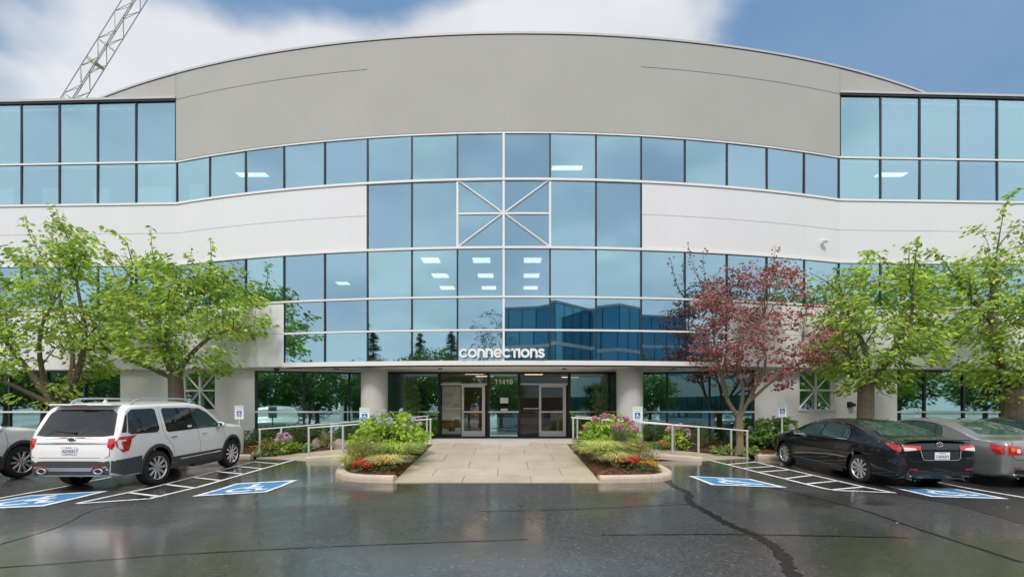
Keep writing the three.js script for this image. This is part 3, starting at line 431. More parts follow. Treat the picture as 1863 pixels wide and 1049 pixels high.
// walkway of concrete slabs rising to the door
const WK = { d0: 10.47, d1: 15.0, y0: 0.03, y1: 0.62, L: (d) => -2.76 + (d - 10.47) * 0.045, Rr: (d) => 2.06 - (d - 10.47) * 0.06 };
const walkY = (d) => d <= WK.d1 ? WK.y0 + (WK.y1 - WK.y0) * (d - WK.d0) / (WK.d1 - WK.d0) : WK.y1 + (d - WK.d1) * 0.012;
{ const W = new THREE.Group(); top(W, 'walkway', 'beige concrete walkway leading up to the entrance', null, null, 'structure');
  const rows = [10.47, 11.05, 11.75, 12.5, 13.3, 14.15, 15.0], r = rng(4);
  const shade = [0.94, 1.0, 1.06].map((k) => { const m = M.walk.clone(); m.color.setRGB(k, k, k * 0.99); return m; });
  for (let i = 0; i + 1 < rows.length; i++) { const n = 3, off = (i % 2) * 0.5; for (let k = -1; k < n + 1; k++) { const u0 = Math.max(0, (k + off) / n), u1 = Math.min(1, (k + 1 + off) / n); if (u1 - u0 < 0.02) continue; const g = 0.007, d0 = rows[i] + g, d1 = rows[i + 1] - g, X = (u, d) => WK.L(d) + (WK.Rr(d) - WK.L(d)) * u, yj = (r() - 0.5) * 0.004;
    const f = [[X(u0, d0) + g, d0], [X(u1, d0) - g, d0], [X(u1, d1) - g, d1], [X(u0, d1) + g, d1]], t = f.map(([x, d]) => V(x, walkY(d) + yj, d)), b = f.map(([x, d]) => V(x, walkY(d) - 0.3, d));
    part(W, 'slab', new MB().hexa([...t, ...b], f).geo(), shade[Math.floor(r() * 3)]); } }
  part(W, 'joint_bed', new MB().hexa([V(WK.L(10.5), walkY(10.5) - 0.012, 10.5), V(WK.Rr(10.5), walkY(10.5) - 0.012, 10.5), V(WK.Rr(15), walkY(15) - 0.012, 15), V(WK.L(15), walkY(15) - 0.012, 15), V(WK.L(10.5), -0.4, 10.5), V(WK.Rr(10.5), -0.4, 10.5), V(WK.Rr(15), -0.4, 15), V(WK.L(15), -0.4, 15)]).geo(), M.joint);
  part(W, 'landing', new MB().hexa([V(-3.1, 0.622, 15.01), V(2.45, 0.622, 15.01), V(2.6, 0.655, 17.86), V(-3.3, 0.655, 17.86), V(-3.1, -0.3, 15.01), V(2.45, -0.3, 15.01), V(2.6, -0.3, 17.86), V(-3.3, -0.3, 17.86)], [[-3, 15], [2.4, 15], [2.6, 18], [-3.3, 18]]).geo(), M.landing); }
M.mat = (() => { const bump = dataTex(256, (i) => grey((i % 8) / 8), 0.12, false); return std([0.03, 0.032, 0.038], 0.9, { bumpMap: bump, bumpScale: 0.004 }); })();
for (const [x0, x1, l] of [[-3.0, -0.95, 'dark entrance mat before the doors with the banner'], [0.3, 2.3, 'dark entrance mat before the doors with the easel']]) ground('door_mat', new MB().hexa([V(x0 - 0.1, 0.652, 17.25), V(x1, 0.652, 17.25), V(x1, 0.664, 17.8), V(x0, 0.664, 17.8), V(x0 - 0.1, 0.63, 17.25), V(x1, 0.63, 17.25), V(x1, 0.64, 17.8), V(x0, 0.64, 17.8)]).geo(), M.mat, l, null, 'mat');
ground('floor_plate', new MB().hexa([V(-1.0, 0.625, 14.75), V(0.55, 0.625, 14.75), V(0.5, 0.655, 15.3), V(-0.95, 0.655, 15.3), V(-1.0, 0.5, 14.75), V(0.55, 0.5, 14.75), V(0.5, 0.5, 15.3), V(-0.95, 0.5, 15.3)]).geo(), M.cap, 'pale metal plate set at the top of the walkway', null, 'plate');

// ramps with kerbs on both sides of the walkway
const RAMP = [{ fl: [-6.36, 14.15], rl: [-8.3, 14.8], fh: [-2.72, 15.15], rh: [-3.05, 16.6] }, { fl: [5.84, 14.15], rl: [7.72, 14.8], fh: [2.05, 15.15], rh: [2.33, 16.6] }];
for (const [i, q] of RAMP.entries()) {
  const side = i ? 'beside the red maple' : 'beside the white SUV', y = [lotY(14.15) + 0.012, lotY(14.6) + 0.03, 0.6, 0.64];
  ground('access_ramp', new MB().hexa([V(...[q.fl[0], y[0], q.fl[1]]), V(q.rl[0], y[1], q.rl[1]), V(q.rh[0], y[3], q.rh[1]), V(q.fh[0], y[2], q.fh[1]), V(q.fl[0], -0.2, q.fl[1]), V(q.rl[0], -0.2, q.rl[1]), V(q.rh[0], -0.2, q.rh[1]), V(q.fh[0], -0.2, q.fh[1])], [q.fl, q.rl, q.rh, q.fh]).geo(), M.walk, 'concrete access ramp ' + side);
}
function kerbLine(pts, w, h, name, label, yf = (d) => lotY(d), segs = 10) {   // a rounded kerb cast in lengths with joints between
  const K = new THREE.Group(); top(K, name, label, null, null, 'structure'); const c = new THREE.CatmullRomCurve3(pts.map(([x, d]) => new THREE.Vector3(x, 0, d)), false, 'catmullrom', 0.25), len = c.getLength(), n = Math.max(1, Math.round(len / 1.3));
  const prof = [[-0.5, -0.3], [-0.5, 0.55], [-0.44, 0.82], [-0.3, 0.97], [0, 1], [0.32, 0.97], [0.45, 0.8], [0.5, 0.5], [0.52, -0.3]];
  for (let k = 0; k < n; k++) { const mb = new MB(); let last = null; for (let i = 0; i <= segs; i++) { const u = (k + 0.004 + (0.992 * i) / segs) / n, p = c.getPointAt(u), t = c.getTangentAt(u), rg = prof.map(([a, b]) => V(p.x - t.z * a * w, yf(p.z) + b * h, p.z + t.x * a * w)); if (last) for (let j = 0; j + 1 < rg.length; j++) mb.quad(last[j], last[j + 1], rg[j + 1], rg[j], [u * len, j * 0.06], [u * len, j * 0.06 + 0.06], [u * len + 0.1, j * 0.06 + 0.06], [u * len + 0.1, j * 0.06]); if (i === 0 || i === segs) for (let j = 1; j + 1 < rg.length; j++) mb.tri(rg[0], rg[j], rg[j + 1]); last = rg; }
    part(K, 'kerb_stone', mb.geo(), M.kerb); }
}
const ISL = [[[-2.72, 10.6], [-3.45, 10.68], [-3.95, 10.95], [-4.3, 11.45], [-4.45, 12.0], [-4.62, 12.8], [-4.85, 14.0]], [[2.02, 10.6], [2.9, 10.66], [3.4, 10.75], [3.75, 11.05], [3.9, 11.55], [3.95, 12.4], [3.98, 14.0]]];
kerbLine(ISL[0], 0.26, 0.16, 'kerb', 'rounded kerb round the flower island beside the painted emblem of the SUV bay'); kerbLine(ISL[1], 0.26, 0.16, 'kerb', 'rounded kerb round the flower island beside the tar seal');
kerbLine([[-6.4, 14.2], [-5.5, 14.35], [-4.75, 14.5], [-2.9, 15.0]], 0.2, 0.13, 'kerb', 'low kerb along the front of the ramp beside the white SUV', (d) => lotY(14.2) + (d - 14.2) * 0.35); kerbLine([[5.9, 14.2], [5.0, 14.35], [4.0, 14.55], [2.25, 15.0]], 0.2, 0.13, 'kerb', 'low kerb along the front of the ramp beside the red maple', (d) => lotY(14.2) + (d - 14.2) * 0.35);
kerbLine([[-27, 14.75], [-18, 14.72], [-12, 14.7], [-8.4, 14.72]], 0.2, 0.14, 'kerb', 'straight kerb in front of the white SUVs'); kerbLine([[7.9, 14.72], [12, 14.7], [18, 14.7], [27, 14.75]], 0.2, 0.14, 'kerb', 'straight kerb in front of the parked sedans');
// mulch
const rb = rng(51);
function bed(front, back, label, rise = 0.06, n = 14) {    // a lofted mulch surface between two edges of [x, y, depth]
  const F = new THREE.CatmullRomCurve3(front.map((p) => V(...p)), false, 'catmullrom', 0.01), K = new THREE.CatmullRomCurve3(back.map((p) => V(...p)), false, 'catmullrom', 0.01), mb = new MB(), m = 40, q = [];
  for (let i = 0; i <= m; i++) { q.push([]); for (let j = 0; j <= n; j++) { const a = F.getPoint(i / m), b = K.getPoint(i / m), t = j / n, p = a.lerp(b, t); p.y += rise * Math.sin(Math.PI * t) + (j && j < n ? (fbm3(p.x * 2.3, 1, p.z * 2.3, 4) - 0.5) * 0.09 : 0); q[i].push(p); } }
  for (let i = 0; i < m; i++) for (let j = 0; j < n; j++) { const a = q[i][j], b = q[i + 1][j], c = q[i + 1][j + 1], d = q[i][j + 1]; mb.quad(a, b, c, d, [a.x, a.z], [b.x, b.z], [c.x, c.z], [d.x, d.z]); }
  const g = mb.geo(); ground('mulch_bed', g, M.mulch, label, 'structure'); return q;
}
const beds = [
  bed([[-27, 0.27, 14.8], [-8.4, 0.25, 14.85], [-8.2, 0.2, 14.9], [-3.1, 0.62, 16.65]], [[-27, 0.75, 17.75], [-12.6, 0.7, 17.28], [-9.43, 0.62, 16.6], [-3.05, 0.66, 17.8]], 'bark mulch bed between the white SUV and the building', 0.02),
  bed([[27, 0.27, 14.8], [8.0, 0.25, 14.85], [7.75, 0.2, 14.9], [2.4, 0.62, 16.65]], [[27, 0.75, 17.5], [12.1, 0.7, 17.0], [8.8, 0.62, 16.4], [2.35, 0.66, 17.8]], 'bark mulch bed below the red maple', 0.02),
  bed([[-2.95, 0.13, 10.72], [-3.42, 0.13, 10.8], [-3.9, 0.14, 11.1], [-4.2, 0.15, 11.6], [-4.4, 0.2, 12.4], [-4.75, 0.3, 14.4]], [[-2.74, 0.05, 10.6], [-2.72, 0.13, 11.1], [-2.69, 0.24, 12.0], [-2.66, 0.36, 13.0], [-2.62, 0.5, 14.0], [-2.58, 0.6, 14.95]], 'bark mulch of the flower island with blue hydrangea', 0.1, 10),
  bed([[2.25, 0.13, 10.72], [2.9, 0.13, 10.78], [3.4, 0.14, 10.9], [3.68, 0.15, 11.3], [3.82, 0.2, 12.4], [3.9, 0.3, 14.4]], [[2.03, 0.05, 10.6], [2.0, 0.13, 11.1], [1.95, 0.24, 12.0], [1.89, 0.36, 13.0], [1.83, 0.5, 14.0], [1.78, 0.6, 14.95]], 'bark mulch of the flower island with pink hydrangea', 0.1, 10)];
function bedY(x, d) { let best = null, bd = 1e9; for (const q of beds) for (const r of q) for (const p of r) { const e = (p.x - x) ** 2 + (-p.z - d) ** 2; if (e < bd) { bd = e; best = p; } } return best.y; }
{ // loose bark chips
  const g = new THREE.TetrahedronGeometry(0.03).scale(1.4, 0.35, 0.6), n = 5200, im = new THREE.InstancedMesh(g, std([1, 1, 1], 0.95), n), o = new THREE.Object3D(), c = new THREE.Color();
  for (let k = 0; k < n; k++) { const q = beds[k < 1900 ? 0 : k < 3800 ? 1 : k % 2 ? 2 : 3], i = Math.floor((k < 3800 ? 0.42 + 0.58 * rb() : rb()) * 39.99), j = Math.floor(rb() * (q[0].length - 1)), a = q[i][j], b = q[i + 1][j + 1]; o.position.set(a.x + (b.x - a.x) * rb(), a.y + (b.y - a.y) * 0.5 + 0.012, a.z + (b.z - a.z) * rb()); o.rotation.set(rb(), rb() * 6, rb()); o.scale.setScalar(0.6 + rb() * 1.1); o.updateMatrix(); im.setMatrixAt(k, o.matrix); const v = 0.5 + rb() * 1.3; im.setColorAt(k, c.setRGB(0.12 * v, 0.052 * v, 0.028 * v)); }
  top(im, 'bark_chips', 'loose brown bark chips strewn over the planting beds', null, null, 'stuff');
}
// railings of the ramps: round tube on square posts
function railing(name, label, a, b, ya, yb, ts, ends) {
  const L = V(a[0], ya, a[1]), Hh = V(b[0], yb, b[1]), t = thing(name, label, 'railing', V(a[0], ya - 0.9, a[1])), at = (k) => L.clone().lerp(Hh, k).sub(t.position);
  part(t, 'handrail', join([new MB().bar(at(0), at(1), 0.024, 10).geo(), new THREE.SphereGeometry(0.024, 8, 6).translate(...at(0)), new THREE.SphereGeometry(0.024, 8, 6).translate(...at(1))]), M.rail);
  for (const k of ts) { const p = at(k); part(t, 'post', box(0.05, 0.9, 0.05, p.x, p.y - 0.46, p.z), M.rail); }
}
railing('ramp_railing', 'grey tube railing on the island side of the ramp beside the white SUV', [-6.36, 14.2], [-2.68, 15.2], 1.15, 1.41, [0.007, 0.27, 0.58, 0.99]);
railing('ramp_railing', 'grey tube railing on the building side of the ramp beside the white SUV', [-8.25, 14.85], [-3.05, 16.65], 1.08, 1.50, [0.006, 0.12, 0.4, 0.7, 0.99]);
railing('ramp_railing', 'grey tube railing on the island side of the ramp beside the red maple', [5.84, 14.2], [2.0, 15.2], 1.18, 1.46, [0.007, 0.2, 0.45, 0.75, 0.99]);
railing('ramp_railing', 'grey tube railing on the building side of the ramp beside the red maple', [7.7, 14.85], [2.33, 16.65], 1.03, 1.50, [0.006, 0.09, 0.4, 0.7, 0.99]);
// reserved parking signs
const signTex = canvasTex(256, 384, (c) => { c.fillStyle = '#eef2f2'; c.fillRect(0, 0, 256, 384); c.strokeStyle = '#5c9c84'; c.lineWidth = 7; c.beginPath(); c.roundRect(10, 10, 236, 364, 16); c.stroke(); c.fillStyle = '#5c9c84'; c.font = 'bold 44px sans-serif'; c.textAlign = 'center'; c.fillText('RESERVED', 128, 66, 214); c.fillText('PARKING', 128, 124, 200); c.fillStyle = '#2463ad'; c.fillRect(58, 150, 140, 150); wheelchair(c, 62, 156, 134, '#f4f6f8'); c.fillStyle = '#7fae9d'; c.fillRect(50, 326, 156, 14); });
M.signFace = std([1, 1, 1], 0.45, { map: signTex });
for (const [x, d, yt, base, l] of [[-8.95, 14.95, 1.86, 0.25, 'reserved parking sign with wheelchair symbol in front of the white SUV'], [-4.3, 13.3, 1.78, 0.25, 'reserved parking sign with wheelchair symbol in the blue hydrangea island'], [3.72, 13.5, 1.81, 0.25, 'reserved parking sign with wheelchair symbol in the pink hydrangea island'], [8.84, 14.9, 1.94, 0.25, 'reserved parking sign with wheelchair symbol in front of the black car']]) {
  const t = thing('parking_sign', l, 'sign', V(x, base, d)); part(t, 'post', box(0.05, yt - base - 0.1, 0.03, 0, (yt - base - 0.1) / 2, -0.02), M.rail);
  const sh = new THREE.Shape(), w = 0.1525, h = 0.2285, r = 0.03; sh.moveTo(-w + r, -h); sh.lineTo(w - r, -h); sh.absarc(w - r, -h + r, r, -1.571, 0); sh.lineTo(w, h - r); sh.absarc(w - r, h - r, r, 0, 1.571); sh.lineTo(-w + r, h); sh.absarc(-w + r, h - r, r, 1.571, 3.1416); sh.lineTo(-w, -h + r); sh.absarc(-w + r, -h + r, r, 3.1416, 4.712);
  part(t, 'sign_plate', new THREE.ExtrudeGeometry(sh, { depth: 0.004, bevelEnabled: false }).translate(0, yt - base - h, 0), M.paper); part(t, 'sign_print', new THREE.PlaneGeometry(2 * w - 0.008, 2 * h - 0.008).translate(0, yt - base - h, 0.0055), M.signFace);
}

// ---------------------------------------------------------------- vehicles: a body surface from plan, profile and section curves; every panel, pane and lamp laid on it
const lerpTab = (tab) => (x) => { if (x <= tab[0][0]) return tab[0][1]; for (let i = 0; i + 1 < tab.length; i++) if (x <= tab[i + 1][0]) { const [a, p] = tab[i], [b, q] = tab[i + 1], m = (k) => { const l = tab[Math.max(0, k - 1)], r = tab[Math.min(tab.length - 1, k + 1)]; return r[0] - l[0] ? (r[1] - l[1]) / (r[0] - l[0]) : 0; }, h = b - a, t = (x - a) / h; const s = (q - p) / h, lim = (v) => s === 0 ? 0 : Math.sign(v) !== Math.sign(s) ? 0 : Math.sign(s) * Math.min(Math.abs(v), 2.5 * Math.abs(s)); const ma = lim(m(i)), mb = lim(m(i + 1)); return (1 + 2 * t) * (1 - t) ** 2 * p + t * (1 - t) ** 2 * h * ma + t * t * (3 - 2 * t) * q + t * t * (t - 1) * h * mb; } return tab[tab.length - 1][1]; };
function paintOf(rgb, more) { return std(rgb, 0.35, { clearcoat: 1, clearcoatRoughness: 0.03, specularIntensity: 0.3, ...more }); }
const CM = {
  glass: std([0.012, 0.016, 0.018], 0.04, { ior: 1.6 }), glassGreen: std([0.035, 0.075, 0.07], 0.04, { ior: 1.6 }), black: std([0.018, 0.018, 0.02], 0.55), rubber: std([0.016, 0.016, 0.017], 0.85), chrome: std([0.75, 0.76, 0.78], 0.12, { metalness: 1 }), rim: std([0.62, 0.63, 0.65], 0.22, { metalness: 0.9 }), rimDark: std([0.03, 0.03, 0.034], 0.4, { metalness: 0.5 }), seam: std([0.02, 0.02, 0.02], 0.8),
  red: std([0.50, 0.012, 0.012], 0.12, { clearcoat: 1 }), redDark: std([0.2, 0.006, 0.006], 0.15, { clearcoat: 1 }), clear: std([0.72, 0.66, 0.64], 0.12, { clearcoat: 1 }), amber: std([0.62, 0.2, 0.02], 0.2), grey: std([0.055, 0.056, 0.06], 0.55), silverTrim: std([0.45, 0.46, 0.48], 0.4, { metalness: 0.5 }),
};
const tess = new TessellateModifier(0.09, 5), evaluator = new Evaluator(); evaluator.useGroups = true; evaluator.attributes = ['position', 'normal'];
class Car {
  constructor(s) { this.s = s; this.top = lerpTab(s.top); this.bot = lerpTab(s.bot); this.plan = lerpTab(s.plan); this.sec = lerpTab(s.sec); this.rad = lerpTab(s.rad); }
  W(x, y) { const yt = this.top(x), r = this.rad(x), yr = yt - r; let w = this.plan(x) * this.sec(Math.min(y, yr)); if (y > yr) { const t = Math.min(1, (y - yr) / r); w *= Math.pow(Math.max(0, 1 - t ** 2.6), 1 / 2.6); } return w; }
  inside(x, y, z) { return x > this.s.x0 && x < this.s.x1 && y < this.top(x) && y > this.bot(x) && Math.abs(z) < this.W(x, y); }
  rear(y, z) { let a = this.s.x0, b = 0; for (let x = this.s.x0; x < 1; x += 0.02) if (this.inside(x, y, z)) { b = x; break; } a = b - 0.02; for (let k = 0; k < 18; k++) { const m = (a + b) / 2; if (this.inside(m, y, z)) b = m; else a = m; } return b; }
  front(y, z) { let b = 0; for (let x = this.s.x1; x > -1; x -= 0.02) if (this.inside(x, y, z)) { b = x; break; } let a = b + 0.02; for (let k = 0; k < 18; k++) { const m = (a + b) / 2; if (this.inside(m, y, z)) b = m; else a = m; } return b; }
  ring(x) { const yt = this.top(x), yb = this.bot(x), r = this.rad(x), yr = Math.max(yb + 0.02, yt - r), out = [[0, yb]], n = 16; out.push([this.W(x, yb) * 0.8, yb]); for (let i = 0; i <= n; i++) { const y = yb + 0.03 + (yr - yb - 0.03) * i / n; out.push([this.W(x, y), y]); } const w = this.plan(x) * this.sec(yr); for (let i = 1; i <= 9; i++) { const a = i / 9 * Math.PI / 2; out.push([w * Math.cos(a) ** (2 / 2.6), yr + (yt - yr) * Math.sin(a) ** (2 / 2.6)]); } return out; }
  body() {
    const s = this.s, xs = [], n = 90; for (let i = 0; i <= n; i++) { const t = i / n, e = 0.5 - 0.5 * Math.cos(Math.PI * t); xs.push(s.x0 + (s.x1 - s.x0) * (0.55 * e + 0.45 * t)); }
    const pos = [], ix = [], rings = xs.map((x) => { const r = this.ring(x), half = r.map(([z, y]) => [x, y, z]), other = r.slice(1, -1).reverse().map(([z, y]) => [x, y, -z]); return [...half, ...other]; }), m = rings[0].length;
    for (const r of rings) for (const p of r) pos.push(...p);
    for (let i = 0; i < n; i++) for (let j = 0; j < m; j++) { const a = i * m + j, b = i * m + (j + 1) % m, c = a + m, d = b + m; ix.push(a, b, c, b, d, c); }
    const c0 = pos.length / 3; for (const [k, x] of [[0, s.x0], [n, s.x1]]) { const yc = (this.top(x) + this.bot(x)) / 2; pos.push(x, yc, 0); const c = pos.length / 3 - 1; for (let j = 0; j < m; j++) { const a = k * m + j, b = k * m + (j + 1) % m; if (k) ix.push(a, b, c); else ix.push(b, a, c); } }
    const g = new THREE.BufferGeometry(); g.setAttribute('position', new THREE.Float32BufferAttribute(pos, 3)); g.setIndex(ix); g.computeVertexNormals();
    let brush = new Brush(g, s.paint); brush.updateMatrixWorld();
    for (const ax of s.axles) for (const sg of [-1, 1]) { const cyl = new THREE.CylinderGeometry(s.arch, s.arch, 0.36, 40).rotateX(Math.PI / 2); cyl.clearGroups(); const h = new Brush(cyl, CM.rubber); h.position.set(ax, s.rw + 0.015, sg * (s.half - 0.1)); h.updateMatrixWorld(); brush = evaluator.evaluate(brush, h, SUBTRACTION); brush.updateMatrixWorld(); }
    const mesh = new THREE.Mesh(brush.geometry, brush.material); mesh.name = 'body'; mesh.castShadow = mesh.receiveShadow = true; return mesh;
  }
  lay(points, lift, put) { const sh = new THREE.Shape(points.map(([a, b]) => new THREE.Vector2(a, b))); let g = new THREE.ShapeGeometry(sh); g.deleteAttribute('normal'); g.deleteAttribute('uv'); g = tess.modify(g); g = g.index ? g.toNonIndexed() : g; const p = g.attributes.position; for (let i = 0; i < p.count; i++) p.setXYZ(i, ...put(p.getX(i), p.getY(i))); g.computeVertexNormals(); return g; }
  side(parent, name, pts, m, sg, lift = 0.006) { const g = this.lay(round(pts), lift, (x, y) => [x, y, sg * (this.W(x, y) + lift)]); return part(parent, name, g, m); }
  back(parent, name, pts, m, lift = 0.006) { const g = this.lay(round(pts), lift, (z, y) => [this.rear(y, z) - lift, y, z]); return part(parent, name, g, m); }
  fore(parent, name, pts, m, lift = 0.006) { const g = this.lay(round(pts), lift, (z, y) => [this.front(y, z) + lift, y, z]); return part(parent, name, g, m); }
  seam(parent, pts, sg, w = 0.008, m = CM.seam, name = 'panel_gap', lift = 0.0015) { const c = new THREE.CatmullRomCurve3(pts.map(([x, y]) => new THREE.Vector3(x, y, 0)), false, 'catmullrom', 0.15), mb = new MB(); let l = null; for (let i = 0; i <= 30; i++) { const p = c.getPoint(i / 30), t = c.getTangent(i / 30), q = [1, -1].map((k) => { const x = p.x - t.y * w / 2 * k, y = p.y + t.x * w / 2 * k; return new THREE.Vector3(x, y, sg * (this.W(x, y) + lift)); }); if (l) mb.quad(l[0], l[1], q[1], q[0]); l = q; } return part(parent, name, mb.geo(), m); }
  backSeam(parent, pts, w, m, name, lift = 0.002) { const c = new THREE.CatmullRomCurve3(pts.map(([z, y]) => new THREE.Vector3(z, y, 0)), false, 'catmullrom', 0.15), mb = new MB(); let l = null; for (let i = 0; i <= 30; i++) { const p = c.getPoint(i / 30), t = c.getTangent(i / 30), q = [1, -1].map((k) => { const z = p.x - t.y * w / 2 * k, y = p.y + t.x * w / 2 * k; return new THREE.Vector3(this.rear(y, z) - lift, y, z); }); if (l) mb.quad(l[0], l[1], q[1], q[0]); l = q; } return part(parent, name, mb.geo(), m); }
}
const round = (pts) => pts;
function wheelGeo(r, w, rimR, spokes, split) {
  const tyre = new THREE.LatheGeometry([[rimR - 0.01, -w / 2 + 0.02], [rimR + 0.02, -w / 2], [r - 0.03, -w / 2 + 0.005], [r - 0.006, -w / 2 + 0.03], [r, -w / 4], [r, w / 4], [r - 0.006, w / 2 - 0.03], [r - 0.03, w / 2 - 0.005], [rimR + 0.02, w / 2], [rimR - 0.01, w / 2 - 0.02]].map(([a, b]) => new THREE.Vector2(a, b)), 48).rotateX(Math.PI / 2);
  const grooves = []; for (const z of [-0.05, 0, 0.05]) grooves.push(new THREE.TorusGeometry(r - 0.001, 0.004, 4, 48).translate(0, 0, z));
  const barrel = new THREE.LatheGeometry([[rimR, w / 2 - 0.005], [rimR - 0.012, w / 2 - 0.012], [rimR - 0.022, w / 2 - 0.03], [rimR - 0.03, -w / 2 + 0.02]].map(([a, b]) => new THREE.Vector2(a, b)), 48).rotateX(Math.PI / 2);
  const disc = new THREE.CylinderGeometry(rimR - 0.03, rimR - 0.03, 0.02, 40).rotateX(Math.PI / 2).translate(0, 0, w / 2 - 0.11);
  const sp = [new THREE.CylinderGeometry(0.06, 0.065, 0.03, 24).rotateX(Math.PI / 2).translate(0, 0, w / 2 - 0.03)];
  for (let k = 0; k < spokes; k++) for (const o of split ? [-0.085, 0.085] : [0]) { const sh = new THREE.Shape(), a = split ? 0.010 : 0.018, b = split ? 0.013 : 0.024; sh.moveTo(0.045, -a); sh.lineTo(rimR - 0.016, -b); sh.lineTo(rimR - 0.016, b); sh.lineTo(0.045, a); const g = new THREE.ExtrudeGeometry(sh, { depth: 0.025, bevelEnabled: true, bevelSize: 0.005, bevelThickness: 0.005, bevelSegments: 1 }).translate(0, 0, w / 2 - 0.05); g.rotateZ(k / spokes * 6.2832 + o); sp.push(g); }
  return { tyre: join([tyre, ...grooves]), barrel, disc, spokes: join(sp) };
}
function addWheels(t, s, geo) { for (const ax of s.axles) for (const sg of [-1, 1]) { const w = new THREE.Group(); w.name = 'wheel'; t.add(w); w.position.set(ax, s.rw / (s.sy || 1), sg * (s.half - 0.145)); w.rotation.y = sg < 0 ? Math.PI : 0; w.scale.x = 1 / (s.sx || 1); w.scale.y = 1 / (s.sy || 1); part(w, 'tyre', geo.tyre, CM.rubber); part(w, 'rim', join([geo.barrel, geo.spokes]), CM.rim); part(w, 'brake_disc', geo.disc, CM.rimDark); } }
const plateTex = (txt, bg, ink) => canvasTex(256, 128, (c) => { c.fillStyle = bg; c.fillRect(0, 0, 256, 128); c.fillStyle = '#c9d6e6'; c.fillRect(0, 84, 256, 44); c.fillStyle = '#a33a3a'; c.fillRect(70, 8, 116, 12); c.fillStyle = '#b5485a'; c.fillRect(60, 110, 136, 8); c.fillStyle = ink; c.font = 'bold 62px sans-serif'; c.textAlign = 'center'; c.fillText(txt, 128, 92, 236); });
function plate(t, car, y, txt, z = 0) { const x = car.rear(y, z) - 0.022, p = new THREE.Group(); p.name = 'licence_plate'; t.add(p); p.position.set(x, y, z); p.rotation.y = -Math.PI / 2; part(p, 'plate', box(0.31, 0.16, 0.012), M.paper); part(p, 'plate_print', new THREE.PlaneGeometry(0.3, 0.15).translate(0, 0, 0.0075), std([1, 1, 1], 0.4, { map: plateTex(txt, '#e6e8ea', '#24406e') })); }
function mirrorCar(t, car, x, y, sg, m) { const q = new THREE.Group(); q.name = 'wing_mirror'; t.add(q); const z = car.W(x, y); q.position.set(x, y, sg * (z + 0.11)); part(q, 'housing', new THREE.SphereGeometry(1, 20, 14).scale(0.09, 0.085, 0.12), m); part(q, 'arm', box(0.05, 0.03, 0.16, 0.01, -0.05, -sg * 0.06), CM.black); part(q, 'mirror_glass', box(0.006, 0.12, 0.17, -0.083, 0, 0, 0.002), CM.chrome); }
function archTrim(t, car, ax, r0, r1, sg, m, lift = 0.012) { const pts = [], s = car.s, cy = s.rw + 0.015, a0 = -0.35, a1 = Math.PI + 0.35; for (let i = 0; i <= 26; i++) { const a = a0 + (a1 - a0) * i / 26; pts.push([ax + r1 * Math.cos(a), Math.max(car.bot(ax) + 0.02, cy + r1 * Math.sin(a))]); } for (let i = 26; i >= 0; i--) { const a = a0 + (a1 - a0) * i / 26; pts.push([ax + r0 * Math.cos(a), Math.max(car.bot(ax) + 0.01, cy + r0 * Math.sin(a))]); } car.side(t, 'arch_trim', pts, m, sg, lift); }

